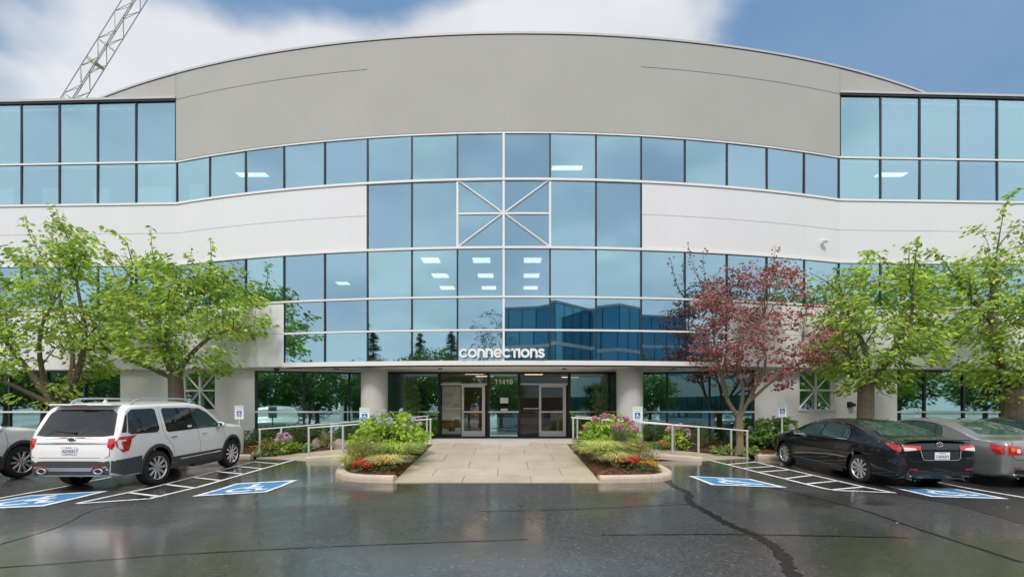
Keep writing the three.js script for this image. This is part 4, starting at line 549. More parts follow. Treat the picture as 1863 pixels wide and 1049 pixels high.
const WH = { suv: wheelGeo(0.385, 0.25, 0.265, 10, false), sedan: wheelGeo(0.335, 0.22, 0.232, 10, true) };
function makeSUV(name, label, pos, turn, detail) {
  const paint = paintOf([0.80, 0.80, 0.79]);
  const s = { paint, sx: 0.94, sy: 1.03, x0: -2.53, x1: 2.51, half: 1.0, rw: 0.385, arch: 0.435, axles: [-1.41, 1.45],
    top: [[-2.53, 0.80], [-2.50, 0.90], [-2.47, 1.04], [-2.44, 1.11], [-2.36, 1.22], [-2.16, 1.60], [-2.08, 1.73], [-1.9, 1.79], [-1.2, 1.82], [-0.2, 1.83], [0.2, 1.805], [0.55, 1.70], [1.08, 1.29], [1.3, 1.235], [1.75, 1.205], [2.2, 1.13], [2.4, 1.03], [2.48, 0.88], [2.51, 0.66]],
    bot: [[-2.53, 0.52], [-2.48, 0.36], [-2.2, 0.30], [-1.4, 0.27], [1.5, 0.25], [2.3, 0.27], [2.51, 0.42]],
    plan: [[-2.53, 0.70], [-2.5, 0.80], [-2.44, 0.875], [-2.3, 0.945], [-1.9, 0.985], [0, 1.0], [1.5, 0.985], [2.1, 0.92], [2.35, 0.80], [2.47, 0.62], [2.51, 0.5]],
    sec: [[0.25, 0.93], [0.4, 0.965], [0.62, 0.99], [0.82, 1.0], [1.0, 0.985], [1.13, 0.965], [1.3, 0.925], [1.55, 0.855], [1.85, 0.77]],
    rad: [[-2.53, 0.10], [-2.3, 0.09], [-2.0, 0.13], [0.5, 0.14], [1.2, 0.12], [2.51, 0.14]] };
  const t = thing(name, label, 'car', pos, turn), c = new Car(s); t.scale.set(s.sx, s.sy, 1); t.add(c.body()); addWheels(t, s, WH.suv);
  for (const sg of [-1, 1]) {
    const rearDoor = new THREE.Group(), frontDoor = new THREE.Group(); rearDoor.name = frontDoor.name = 'door'; t.add(rearDoor, frontDoor);
    c.side(t, 'window', [[-2.17, 1.19], [-2.07, 1.58], [-1.95, 1.66], [-1.36, 1.67], [-1.29, 1.64], [-1.30, 1.22], [-1.38, 1.15], [-2.1, 1.155]], CM.glass, sg);
    c.side(rearDoor, 'window', [[-1.10, 1.16], [-1.10, 1.62], [-1.04, 1.67], [-0.16, 1.665], [-0.04, 1.15], [-1.04, 1.13]], CM.glass, sg); c.side(frontDoor, 'window', [[0.02, 1.15], [-0.10, 1.66], [0.22, 1.645], [0.5, 1.53], [0.92, 1.2], [0.9, 1.15]], CM.glassGreen, sg);
    c.side(t, 'pillar_trim', [[-2.31, 1.2], [-2.13, 1.55], [-2.09, 1.55], [-2.2, 1.2]], CM.black, sg, 0.005); c.side(t, 'pillar_trim', [[-0.035, 1.14], [-0.155, 1.665], [-0.105, 1.665], [0.015, 1.14]], CM.black, sg, 0.005);
    c.seam(rearDoor, [[-1.17, 1.70], [-1.20, 1.2], [-1.14, 1.02], [-0.95, 0.82], [-0.88, 0.58]], sg); c.seam(frontDoor, [[-0.01, 1.1], [0.03, 0.8], [0.03, 0.40]], sg); c.seam(t, [[1.06, 1.14], [1.10, 0.85], [1.02, 0.6], [1.0, 0.42]], sg);
    for (const [d, x] of [[rearDoor, -0.98], [frontDoor, 0.12]]) part(d, 'door_handle', box(0.2, 0.032, 0.035, x + 0.08, 1.02, sg * (c.W(x, 1.02) + 0.016), 0.012), CM.chrome);
    archTrim(t, c, -1.41, 0.43, 0.5, sg, CM.grey); archTrim(t, c, 1.45, 0.43, 0.5, sg, CM.grey);
    c.side(t, 'sill_cladding', [[-0.95, 0.29], [-0.93, 0.56], [0.96, 0.57], [0.99, 0.28]], CM.grey, sg, 0.009); c.side(t, 'sill_trim', [[-0.7, 0.475], [-0.7, 0.5], [0.9, 0.515], [0.9, 0.49]], CM.chrome, sg, 0.015);
    c.side(t, 'bumper_cladding', [[-2.49, 0.42], [-2.49, 0.66], [-1.88, 0.70], [-1.86, 0.34], [-2.3, 0.34]], CM.grey, sg, 0.007);
    part(t, 'side_step', box(1.15, 0.06, 0.16, 0.35, 0.27, sg * 0.93, 0.02), CM.black);
    const rr = [[-1.75, 1.72], [-1.62, 1.805], [-0.6, 1.835], [0.0, 1.815], [0.22, 1.77]].map(([x, y]) => new THREE.Vector3(x, y + 0.045, sg * 0.67)); part(t, 'roof_rail', tube(rr, 0.02, 30, 8), CM.silverTrim);
    mirrorCar(t, c, 0.80, 1.19, sg, paint);
    c.side(t, 'tail_lamp', [[-2.43, 0.93], [-2.46, 1.115], [-1.97, 1.135], [-2.12, 1.06], [-2.16, 0.95], [-2.22, 0.83], [-2.34, 0.81]], CM.red, sg, 0.012);
    const bl = c.back(t, 'tail_lamp', [[sg * 0.75, 0.93], [sg * 0.74, 1.09], [sg * 0.85, 1.10], [sg * 0.87, 0.95], [sg * 0.83, 0.87]].map(([z, y]) => [z, y]), CM.red, 0.012);
    c.side(t, 'lamp_lens', [[-2.40, 0.88], [-2.42, 1.055], [-2.25, 1.06], [-2.25, 1.03], [-2.36, 1.02], [-2.33, 0.87]], CM.clear, sg, 0.018);
    c.side(t, 'fuel_door', [...Array(16)].map((_, i) => [-1.72 + 0.085 * Math.cos(i / 16 * 6.2832), 0.90 + 0.085 * Math.sin(i / 16 * 6.2832)]), paint, sg, 0.002);
    c.fore(t, 'headlight', [[sg * 0.5, 0.83], [sg * 0.5, 0.94], [sg * 0.8, 0.97], [sg * 0.83, 0.86]], CM.clear, 0.008);
  }
  c.back(t, 'rear_window', [[-0.80, 1.15], [-0.70, 1.58], [-0.58, 1.66], [0.58, 1.66], [0.70, 1.58], [0.80, 1.15], [0.6, 1.13], [-0.6, 1.13]], CM.glass, 0.007);
  part(t, 'spoiler', box(0.26, 0.04, 1.32, -2.13, 1.755, 0, 0.015), paint); part(t, 'brake_lamp', box(0.02, 0.025, 0.3, -2.265, 1.745, 0), CM.redDark);
  part(t, 'antenna_fin', new THREE.ConeGeometry(0.05, 0.09, 4).scale(1.8, 1, 0.4).translate(-1.62, 1.845, 0), paint);
  { const a = new THREE.Vector3(c.rear(1.2, 0) - 0.03, 1.2, 0.02), b = new THREE.Vector3(c.rear(1.235, -0.42) - 0.025, 1.235, -0.42); part(t, 'rear_wiper', join([new MB().bar(a, b, 0.012, 6, 0.007).geo(), new THREE.SphereGeometry(0.03, 10, 8).translate(...a)]), CM.black); }
  c.back(t, 'chrome_strip', [[-0.73, 0.985], [-0.73, 1.02], [0.73, 1.02], [0.73, 0.985]], CM.chrome, 0.012);
  c.backSeam(t, [[-0.78, 1.05], [-0.8, 0.78], [-0.72, 0.72], [0.72, 0.72], [0.8, 0.78], [0.78, 1.05]], 0.009, CM.seam, 'panel_gap');
  c.back(t, 'rear_cladding', [[-0.80, 0.535], [-0.80, 0.655], [0.80, 0.655], [0.80, 0.535]], CM.grey, 0.012); c.back(t, 'rear_cladding', [[-0.78, 0.37], [-0.79, 0.535], [0.79, 0.535], [0.78, 0.37]], CM.grey, 0.008); c.back(t, 'skid_plate', [[-0.42, 0.45], [-0.5, 0.525], [0.5, 0.525], [0.42, 0.45]], CM.silverTrim, 0.016);
  for (const sg of [-1, 1]) { c.back(t, 'reflector', [[sg * 0.46, 0.53], [sg * 0.46, 0.55], [sg * 0.72, 0.55], [sg * 0.72, 0.53]], CM.red, 0.02); const z = sg * 0.58, x = c.rear(0.45, z) - 0.01; part(t, 'exhaust_tip', new THREE.TorusGeometry(0.06, 0.016, 10, 28).scale(1.4, 0.8, 1).rotateY(Math.PI / 2).translate(x - 0.01, 0.45, z), CM.silverTrim); part(t, 'exhaust_bore', new THREE.CylinderGeometry(0.055, 0.055, 0.02, 24).rotateX(Math.PI / 2).scale(1.4, 0.8, 1).rotateY(Math.PI / 2).translate(x, 0.45, z), CM.black); }
  { const x = c.rear(1.075, 0), e = new THREE.Group(); e.name = 'badge'; t.add(e); e.position.set(x - 0.012, 1.07, 0); e.rotation.y = -Math.PI / 2; part(e, 'badge_rim', new THREE.TorusGeometry(0.05, 0.006, 8, 30).scale(1.6, 0.7, 1), CM.chrome); part(e, 'badge_field', new THREE.CylinderGeometry(0.05, 0.05, 0.008, 30).rotateX(Math.PI / 2).scale(1.6, 0.7, 1), std([0.01, 0.025, 0.09], 0.2)); if (detail) { const g = new TextGeometry('Ford', { font: fontBold, size: 0.04, depth: 0.003, curveSegments: 4 }); g.computeBoundingBox(); g.translate(-g.boundingBox.max.x / 2, -0.017, 0.005); part(e, 'badge_lettering', g, CM.chrome); } }
  plate(t, c, 0.86, detail ? 'AJ54083' : '');
  if (detail) { part(t, 'window_sticker', box(0.15, 0.06, 0.002), M.paper).position.set(-0.3, 1.22, c.W(-0.3, 1.22) + 0.01); }
  return t;
}
const YAW = (deg) => Math.PI / 2 + deg * Math.PI / 180;      // cars face the building
const suvY = (d) => lotY(d);
const slope = Math.atan(0.03);
function park(t, x, dRear, deg) { t.rotation.order = 'YXZ'; t.position.copy(V(x, lotY(dRear + 1.4) - 0.0, dRear + 1.33)); t.rotation.set(0, YAW(deg), slope); }
const suv = makeSUV('white_suv', 'white SUV with dark cladding parked beside the hatched aisle', null, 0, true); park(suv, -8.95, 10.3, -0.5);
const suv2 = makeSUV('white_suv', 'white SUV mostly out of frame beyond the other white SUV', null, 0, false); park(suv2, -12.98, 8.5, 0);

function makeSedan(name, label, col, opt) {
  const paint = paintOf(col, opt.paint);
  const s = { paint, x0: -2.44, x1: 2.44, half: 0.92, rw: 0.335, arch: 0.375, axles: [-1.36, 1.465],
    top: [[-2.44, 0.72], [-2.42, 0.86], [-2.38, 0.99], [-2.30, 1.055], [-2.0, 1.075], [-1.78, 1.10], [-1.3, 1.27], [-0.8, 1.40], [-0.2, 1.445], [0.25, 1.43], [0.65, 1.33], [1.3, 1.035], [1.55, 0.985], [2.1, 0.86], [2.32, 0.76], [2.44, 0.55]],
    bot: [[-2.44, 0.46], [-2.38, 0.28], [-1.9, 0.20], [1.8, 0.18], [2.3, 0.2], [2.44, 0.34]],
    plan: [[-2.44, 0.66], [-2.4, 0.745], [-2.3, 0.82], [-2.0, 0.885], [-1.4, 0.92], [0, 0.915], [1.4, 0.92], [2.0, 0.85], [2.3, 0.68], [2.44, 0.42]],
    sec: [[0.18, 0.93], [0.3, 0.965], [0.5, 0.985], [0.68, 1.0], [0.84, 0.985], [0.95, 0.95], [1.1, 0.87], [1.3, 0.755], [1.45, 0.64]],
    rad: [[-2.44, 0.10], [-2.1, 0.07], [-1.6, 0.09], [-0.5, 0.12], [0.6, 0.12], [1.4, 0.09], [2.44, 0.12]] };
  const t = thing(name, label, 'car', null, 0, opt.group), c = new Car(s); t.add(c.body()); addWheels(t, s, WH.sedan);
  for (const sg of [-1, 1]) {
    const rd = new THREE.Group(), fd = new THREE.Group(); rd.name = fd.name = 'door'; t.add(rd, fd);
    c.side(rd, 'window', [[-0.96, 1.02], [-0.86, 1.21], [-0.72, 1.285], [-0.2, 1.335], [-0.06, 1.33], [-0.0, 0.985], [-0.6, 0.985], [-0.86, 0.99]], CM.glassGreen, sg); c.side(fd, 'window', [[0.05, 0.985], [0.0, 1.33], [0.25, 1.315], [0.55, 1.21], [0.98, 0.985]], CM.glassGreen, sg);
    c.seam(t, [[-0.98, 0.99], [-0.95, 1.12], [-0.84, 1.26], [-0.6, 1.33], [-0.15, 1.362], [0.25, 1.343], [0.58, 1.235], [1.05, 0.985]], sg, 0.022, opt.trim || CM.chrome, 'window_trim', 0.009); c.seam(t, [[-0.96, 0.97], [-0.2, 0.968], [1.05, 0.97]], sg, 0.016, opt.trim || CM.chrome, 'window_trim', 0.009);
    c.seam(rd, [[-0.72, 1.27], [-0.78, 0.99]], sg, 0.03, CM.black, 'window_divider', 0.01); c.seam(fd, [[-0.03, 1.34], [0.025, 0.98]], sg, 0.05, CM.black, 'window_divider', 0.008);
    c.seam(rd, [[-0.93, 0.97], [-1.0, 0.85], [-0.92, 0.68], [-0.86, 0.3]], sg); c.seam(fd, [[0.03, 0.97], [0.10, 0.7], [0.08, 0.3]], sg); c.seam(t, [[1.08, 0.97], [1.12, 0.75], [1.02, 0.55], [1.03, 0.3]], sg);
    for (const [d, x] of [[rd, -0.75], [fd, 0.25]]) part(d, 'door_handle', box(0.19, 0.028, 0.03, x, 0.885, sg * (c.W(x, 0.885) + 0.014), 0.01), paint);
    mirrorCar(t, c, 0.86, 1.0, sg, opt.mirror || paint);
    part(t, 'sill_skirt', box(1.8, 0.09, 0.06, 0.05, 0.22, sg * 0.875, 0.02), CM.black);
    if (opt.sport) { c.side(t, 'tail_lamp', [[-2.36, 0.83], [-2.36, 0.965], [-1.98, 1.005], [-2.12, 0.93], [-2.24, 0.86]], CM.red, sg, 0.009); c.back(t, 'tail_lamp', [[sg * 0.42, 0.87], [sg * 0.40, 0.955], [sg * 0.74, 0.975], [sg * 0.75, 0.84]], CM.red, 0.01); c.back(t, 'lamp_lens', [[sg * 0.5, 0.875], [sg * 0.52, 0.91], [sg * 0.75, 0.93], [sg * 0.74, 0.85]], CM.clear, 0.014); c.back(t, 'rear_vent', [[sg * 0.69, 0.55], [sg * 0.75, 0.72], [sg * 0.79, 0.72], [sg * 0.79, 0.55]], CM.black, 0.006); c.seam(t, [[-0.98, 0.55], [-0.5, 0.56], [0.3, 0.50], [0.98, 0.42]], sg, 0.02, CM.silverTrim, 'body_line', 0.003); }
    else { c.side(t, 'tail_lamp', [[-2.37, 0.74], [-2.36, 0.93], [-2.1, 0.97], [-2.14, 0.85], [-2.25, 0.75]], CM.red, sg, 0.009); c.back(t, 'tail_lamp', [[sg * 0.5, 0.76], [sg * 0.48, 0.92], [sg * 0.74, 0.945], [sg * 0.75, 0.73]], CM.red, 0.01); c.back(t, 'lamp_lens', [...Array(14)].map((_, i) => [sg * 0.56 + 0.045 * Math.cos(i / 14 * 6.2832), 0.825 + 0.045 * Math.sin(i / 14 * 6.2832)]), CM.clear, 0.015); c.back(t, 'lamp_lens', [...Array(14)].map((_, i) => [sg * 0.67 + 0.045 * Math.cos(i / 14 * 6.2832), 0.855 + 0.045 * Math.sin(i / 14 * 6.2832)]), CM.amber, 0.015); }
    c.back(t, 'reflector', [[sg * 0.5, 0.46], [sg * 0.5, 0.485], [sg * 0.66, 0.49], [sg * 0.66, 0.465]], CM.red, 0.01); c.side(t, 'side_marker', [[2.05, 0.68], [2.03, 0.72], [2.2, 0.7], [2.2, 0.67]], CM.amber, sg, 0.008);
    part(t, 'exhaust_tip', new THREE.CylinderGeometry(0.04, 0.04, 0.14, 18, 1, true).rotateZ(Math.PI / 2).translate(-2.36, 0.27, sg * 0.56), CM.chrome);
  }
  c.back(t, 'rear_window', [[-0.60, 1.135], [-0.50, 1.30], [-0.42, 1.375], [0.42, 1.375], [0.50, 1.30], [0.60, 1.135], [0.4, 1.12], [-0.4, 1.12]], CM.glassGreen, 0.006);
  c.back(t, 'diffuser', [[-0.62, 0.34], [-0.62, 0.43], [0.62, 0.43], [0.62, 0.34]], CM.black, 0.006);
  c.backSeam(t, [[-0.6, 1.03], [-0.72, 0.83], [-0.6, 0.64], [0.6, 0.64], [0.72, 0.83], [0.6, 1.03]], 0.01, CM.seam, 'panel_gap');
  c.back(t, 'plate_recess', [[-0.34, 0.68], [-0.4, 0.84], [0.4, 0.84], [0.34, 0.68]], opt.sport ? CM.black : paint, 0.004);
  if (opt.sport) { part(t, 'boot_spoiler', box(0.12, 0.025, 1.3, -2.34, 1.075, 0, 0.01), paint); const e = new THREE.Group(); e.name = 'badge'; t.add(e); e.position.set(c.rear(0.985, 0) - 0.012, 0.985, 0); e.rotation.y = -Math.PI / 2; part(e, 'badge_ring', join([new THREE.TorusGeometry(0.05, 0.006, 8, 30).scale(1.35, 0.95, 1), new THREE.TorusGeometry(0.03, 0.005, 8, 24).scale(0.62, 1.45, 1), new THREE.TorusGeometry(0.035, 0.005, 8, 24).scale(1.25, 0.55, 1).translate(0, 0.022, 0)]), CM.chrome);
    const g = new TextGeometry('C A M R Y', { font: fontBold, size: 0.036, depth: 0.004, curveSegments: 4 }); g.computeBoundingBox(); g.translate(-g.boundingBox.max.x / 2, 0, 0); const l = part(t, 'badge_lettering', g, CM.chrome); l.position.set(c.rear(0.885, 0) - 0.012, 0.878, 0); l.rotation.y = -Math.PI / 2; c.backSeam(t, [[-0.42, 0.86], [-0.36, 0.67], [0.36, 0.67], [0.42, 0.86]], 0.014, CM.silverTrim, 'plate_trim', 0.008); }
  else c.back(t, 'chrome_strip', [[-0.32, 0.83], [-0.32, 0.86], [0.32, 0.86], [0.32, 0.83]], CM.chrome, 0.01);
  plate(t, c, 0.75, opt.plate);
  part(t, 'roof_antenna', new MB().bar(new THREE.Vector3(-0.95, 1.37, 0), new THREE.Vector3(-1.12, 1.47, 0), 0.006, 6).geo(), CM.black);
  return t;
}
const camry = makeSedan('black_sedan', 'glossy black sedan with silver spoke wheels parked beside the hatched aisle', [0.006, 0.007, 0.011], { sport: true, plate: 'CMR8801', mirror: paintOf([0.006, 0.007, 0.011]) });
const silver = makeSedan('silver_sedan', 'silver grey sedan with round tail lamps next to the black sedan', [0.30, 0.31, 0.31], { plate: '', paint: { metalness: 0.55 }, trim: CM.black });
const dark = makeSedan('dark_sedan', 'dark sedan at the frame edge beyond the silver sedan', [0.015, 0.018, 0.025], { plate: '', trim: CM.chrome });
function park2(t, x, dRear, deg) { t.rotation.order = 'YXZ'; t.position.copy(V(x, lotY(dRear + 1.4) - 0.0, dRear + 1.36)); t.rotation.set(0, YAW(deg), slope); }
park2(camry, 8.88, 10.55, 0.6); park2(silver, 11.3, 10.75, 0); park2(dark, 14.0, 11.2, 0);

// ---------------------------------------------------------------- plants
function leafCloud(mb, r, at, n, spread, size, col, opt = {}) {          // folded leaves round a point; every leaf has its own colour
  const { droop = 0.5, ratio = 0.45, out = null, flat = 0 } = opt;
  for (let k = 0; k < n; k++) {
    const p = new THREE.Vector3((r() + r() + r() - 1.5) * spread, (r() + r() + r() - 1.5) * spread * (opt.squash || 0.7), (r() + r() + r() - 1.5) * spread).add(at);
    const d = new THREE.Vector3(r() - 0.5, flat ? (r() - 0.5) * flat : 0, r() - 0.5); if (out) d.addScaledVector(p.clone().sub(out).setY(0).normalize(), 0.45); d.normalize(); d.y -= droop * (0.3 + r()); d.normalize();
    const s = new THREE.Vector3(r() - 0.5, (r() - 0.5) * 0.7, r() - 0.5).cross(d).normalize(), u = s.clone().cross(d).normalize(); if (u.y < 0) { u.negate(); }
    const L = size * (0.65 + 0.7 * r()), w = L * ratio, tip = p.clone().addScaledVector(d, L).addScaledVector(u, -0.12 * L), mid = p.clone().addScaledVector(d, L * 0.45), a = mid.clone().addScaledVector(s, w / 2).addScaledVector(u, 0.05 * L), b = mid.clone().addScaledVector(s, -w / 2).addScaledVector(u, 0.05 * L), c = col(r);
    mb.tri(p, a, tip).tri(p, tip, b); for (let q = 0; q < 6; q++) mb.c.push(...c);
  }
}
function bendTube(mb, pts, r0, r1, sides = 6, seg = 8) { const c = new THREE.CatmullRomCurve3(pts); for (let i = 0; i < seg; i++) mb.bar(c.getPoint(i / seg), c.getPoint((i + 1) / seg), r0 + (r1 - r0) * i / seg, sides, r0 + (r1 - r0) * (i + 1) / seg); return c; }
function smoothGeo(mb) { return mb.geo(); }
const pick = (list, vary) => (r) => { const c = list[Math.floor(r() * list.length)], k = 1 + (r() - 0.5) * vary; return [c[0] * k, c[1] * k, c[2] * k]; };
const CHERRY = pick([[0.44, 0.60, 0.055], [0.30, 0.50, 0.045], [0.56, 0.66, 0.08], [0.17, 0.33, 0.04], [0.37, 0.56, 0.05]], 0.55);
const M_LEAF = M.leaf(1, 1, 1), M_TWIG = M.bark;
function makeTree(o) {                                  // local axes: base of the trunk at the origin
  const vy = o.vy || 1, vs = (p) => new THREE.Vector3(p[0], p[1] * vy, p[2]); const r = rng(o.seed), T = new THREE.Group(), tr = new MB(), samples = [], tips = [];
  const trunk = bendTube(tr, o.trunk.map(vs), o.r0, o.r1, 12, 10);
  { const b0 = new THREE.Vector3(...o.trunk[0]); for (let k = 0; k < 6; k++) { const a = k / 6 * 6.28 + r(); tr.bar(new THREE.Vector3(b0.x + Math.cos(a) * o.r0 * 1.5, b0.y - 0.06, b0.z + Math.sin(a) * o.r0 * 1.5), new THREE.Vector3(b0.x + Math.cos(a) * o.r0 * 0.35, b0.y + 0.35, b0.z + Math.sin(a) * o.r0 * 0.35), o.r0 * 0.35, 6, o.r0 * 0.5); } }
  for (const l of o.limbs) { const pts = l.p.map(vs), c = bendTube(tr, pts, l.r, Math.max(0.012, l.r * 0.12), 7, 9); for (let i = 3; i <= 12; i++) samples.push([c.getPoint(i / 12), l.r * (1 - 0.72 * i / 12)]);
    for (let k = 0; k < (o.sub ?? 5); k++) { const t = 0.35 + 0.6 * r(), a = c.getPoint(t), tan = c.getTangent(t), d = new THREE.Vector3(r() - 0.5, r() * 0.5 - 0.05, r() - 0.5).normalize().addScaledVector(tan, 0.6).normalize(), len = (o.subLen ?? 1.1) * (0.6 + 0.7 * r()), b = a.clone().addScaledVector(d, len * 0.5).add(new THREE.Vector3(0, 0.06, 0)), e = a.clone().addScaledVector(d, len); const cc = bendTube(tr, [a, b, e], Math.min(0.024, l.r * 0.35), 0.005, 5, 5); for (let i = 1; i <= 6; i++) samples.push([cc.getPoint(i / 6), 0.014]); tips.push(cc.getPoint(1), cc.getPoint(0.75), cc.getPoint(0.5)); } }
  const lv = new MB(), [cx, cy0, cz] = o.crown.c, cy = cy0 * vy, [rx, ry0, rz] = o.crown.r, ry = ry0 * vy; let made = 0, tries = 0;
  while (made < o.clusters && tries++ < o.clusters * 30) {
    const v = new THREE.Vector3(r() * 2 - 1, r() * 2 - 1, r() * 2 - 1), l = v.length(); if (l > 1) continue; if (l < 0.45 && r() < 0.5) continue;
    const edge = 0.72 + 0.5 * fbm3(v.x / l * 1.7 + o.seed, v.y / l * 1.7, v.z / l * 1.7, 3); if (l > edge * 1.05) continue;
    const p = new THREE.Vector3(cx + v.x * rx, cy + v.y * ry + (o.crown.flat ? -o.crown.flat * (v.x * v.x + v.z * v.z) : 0), cz + v.z * rz);
    if (noise3(p.x * 1.15 + o.seed * 3, p.y * 1.5, p.z * 1.15) < (o.gap ?? 0.36)) continue;
    let best = null, bd = 1e9; for (const [q] of samples) { const e = q.distanceToSquared(p); if (e < bd) { bd = e; best = q; } } if (bd > (o.reach ?? 1.2) ** 2) continue;
    const mid = best.clone().lerp(p, 0.55).add(new THREE.Vector3((r() - 0.5) * 0.12, 0.1, (r() - 0.5) * 0.12)); if (Math.sqrt(bd) > 0.12) bendTube(tr, [best, mid, p], 0.007, 0.003, 3, 3);
    const tone = 0.75 + 0.5 * r(), cl = (q) => { const c = o.color(q); return [c[0] * tone, c[1] * tone, c[2] * tone]; };
    leafCloud(lv, r, p, o.leaves, o.spread, o.leaf, cl, { droop: o.droop, ratio: o.ratio, out: new THREE.Vector3(cx, cy, cz), squash: o.squash }); made++;
  }
  for (const l of o.limbs) { const c = new THREE.CatmullRomCurve3(l.p.map(vs)); for (let i = 7; i <= 12; i++) leafCloud(lv, r, c.getPoint(i / 12).add(new THREE.Vector3(0, 0.08, 0)), Math.round(o.leaves * 0.5), o.spread * 1.1, o.leaf, o.color, { droop: o.droop, ratio: o.ratio, squash: o.squash }); }
  for (const q of tips) leafCloud(lv, r, q, Math.round(o.leaves * 0.42), o.spread, o.leaf, o.color, { droop: o.droop, ratio: o.ratio, squash: o.squash });
  for (const s of o.shoots || []) { const pts = s.map(vs), c = bendTube(tr, pts, 0.022, 0.005, 4, 6); for (let i = 3; i <= 10; i++) leafCloud(lv, r, c.getPoint(i / 10), o.shootLeaves ?? 5, 0.13, o.leaf, o.color, { droop: o.droop, ratio: o.ratio }); }
  part(T, 'trunk', tr.geo(), o.bark || M.bark); part(T, 'crown', lv.geo(), M_LEAF); return T;
}
function plantTree(t, name, label, cat, pos, turn, group) { top(t, name, label, cat, group); t.position.copy(pos); t.rotation.y = turn || 0; return t; }
// four flowering cherries along the kerb
const cherry = { bark: M.bark, color: CHERRY, leaf: 0.172, ratio: 0.46, droop: 0.55, spread: 0.31, leaves: 18, squash: 0.6, sub: 6, subLen: 1.1, reach: 1.25, gap: 0.52 };
plantTree(makeTree({ ...cherry, vy: 1.27, seed: 21, r0: 0.27, r1: 0.22, trunk: [[0, -0.1, 0], [0.02, 0.6, 0], [0.05, 1.25, 0]], limbs: [
  { r: 0.13, p: [[0.05, 1.1, 0], [0.75, 1.9, 0.15], [1.0, 2.9, 0.1], [0.75, 4.1, 0.1], [0.5, 5.2, 0]] }, { r: 0.13, p: [[0, 1.1, 0], [-0.7, 1.9, 0.1], [-1.5, 2.9, 0.3], [-2.1, 3.9, 0.2]] }, { r: 0.1, p: [[0.05, 1.2, 0], [0.1, 2.2, -0.4], [-0.4, 3.4, -0.7], [-0.8, 4.7, -0.6]] }, { r: 0.1, p: [[0, 1.1, 0], [0.2, 2.0, 0.7], [0.8, 3.0, 1.3], [1.5, 3.8, 1.4]] }, { r: 0.09, p: [[0, 1.1, 0], [-0.9, 1.6, 0.4], [-2.0, 2.1, 0.7], [-2.8, 2.6, 0.7]] }, { r: 0.08, p: [[0.8, 2.4, 0.1], [1.5, 3.2, -0.3], [2.0, 4.2, -0.4], [2.2, 4.9, -0.3]] }],
  crown: { c: [-0.25, 3.6, 0.15], r: [2.35, 2.4, 1.9] }, clusters: 330, shoots: [[[0.5, 5.2, 0], [0.2, 5.8, 0.1], [0.0, 6.3, 0.1]], [[2.2, 4.9, -0.3], [2.0, 5.5, -0.2], [1.5, 5.75, -0.1]], [[-0.8, 4.7, -0.6], [-1.3, 5.6, -0.4], [-1.4, 6.1, -0.3]]] }), 'cherry_tree', 'green cherry tree beside the building wing window behind the white SUVs', 'tree', V(-14.9, 0.4, 14.95));
plantTree(makeTree({ ...cherry, vy: 1.30, seed: 34, r0: 0.25, r1: 0.21, trunk: [[0, -0.1, 0], [-0.02, 0.9, 0], [-0.08, 2.0, 0]], limbs: [
  { r: 0.12, p: [[-0.08, 1.8, 0], [-0.55, 2.7, 0.1], [-0.9, 3.3, 0.2], [-1.5, 3.75, 0.2]] }, { r: 0.12, p: [[-0.06, 1.8, 0], [-0.25, 2.7, 0.1], [-0.2, 3.5, 0], [0.25, 4.15, 0.1]] }, { r: 0.1, p: [[-0.06, 1.9, 0], [0.7, 2.5, 0.2], [1.5, 2.9, 0.3], [2.7, 3.1, 0.3]] }, { r: 0.09, p: [[-0.08, 1.8, 0], [-1.0, 2.2, 0.5], [-1.9, 2.5, 0.7]] }, { r: 0.09, p: [[-0.06, 1.9, 0], [0.2, 2.6, 0.8], [0.6, 3.3, 1.3]] }, { r: 0.08, p: [[-0.2, 3.2, 0], [0.5, 3.9, -0.3], [0.9, 4.5, -0.2]] }, { r: 0.08, p: [[-0.06, 1.7, 0], [-0.4, 2.2, -0.8], [-1.1, 2.7, -1.1]] }],
  crown: { c: [0.4, 3.35, 0.1], r: [2.6, 1.5, 1.7] }, clusters: 270, shootLeaves: 3, shoots: [[[-0.5, 4.2, 0.1], [-0.75, 5.0, 0.1], [-0.8, 5.65, 0.1]], [[0.9, 4.4, -0.2], [1.05, 5.0, -0.1], [1.0, 5.4, -0.1]], [[-1.4, 3.7, 0.2], [-1.9, 4.4, 0.2], [-2.2, 5.0, 0.2]]] }), 'cherry_tree', 'green cherry tree with thick mossy trunk directly behind the large white SUV', 'tree', V(-11.05, 0.4, 15.05));
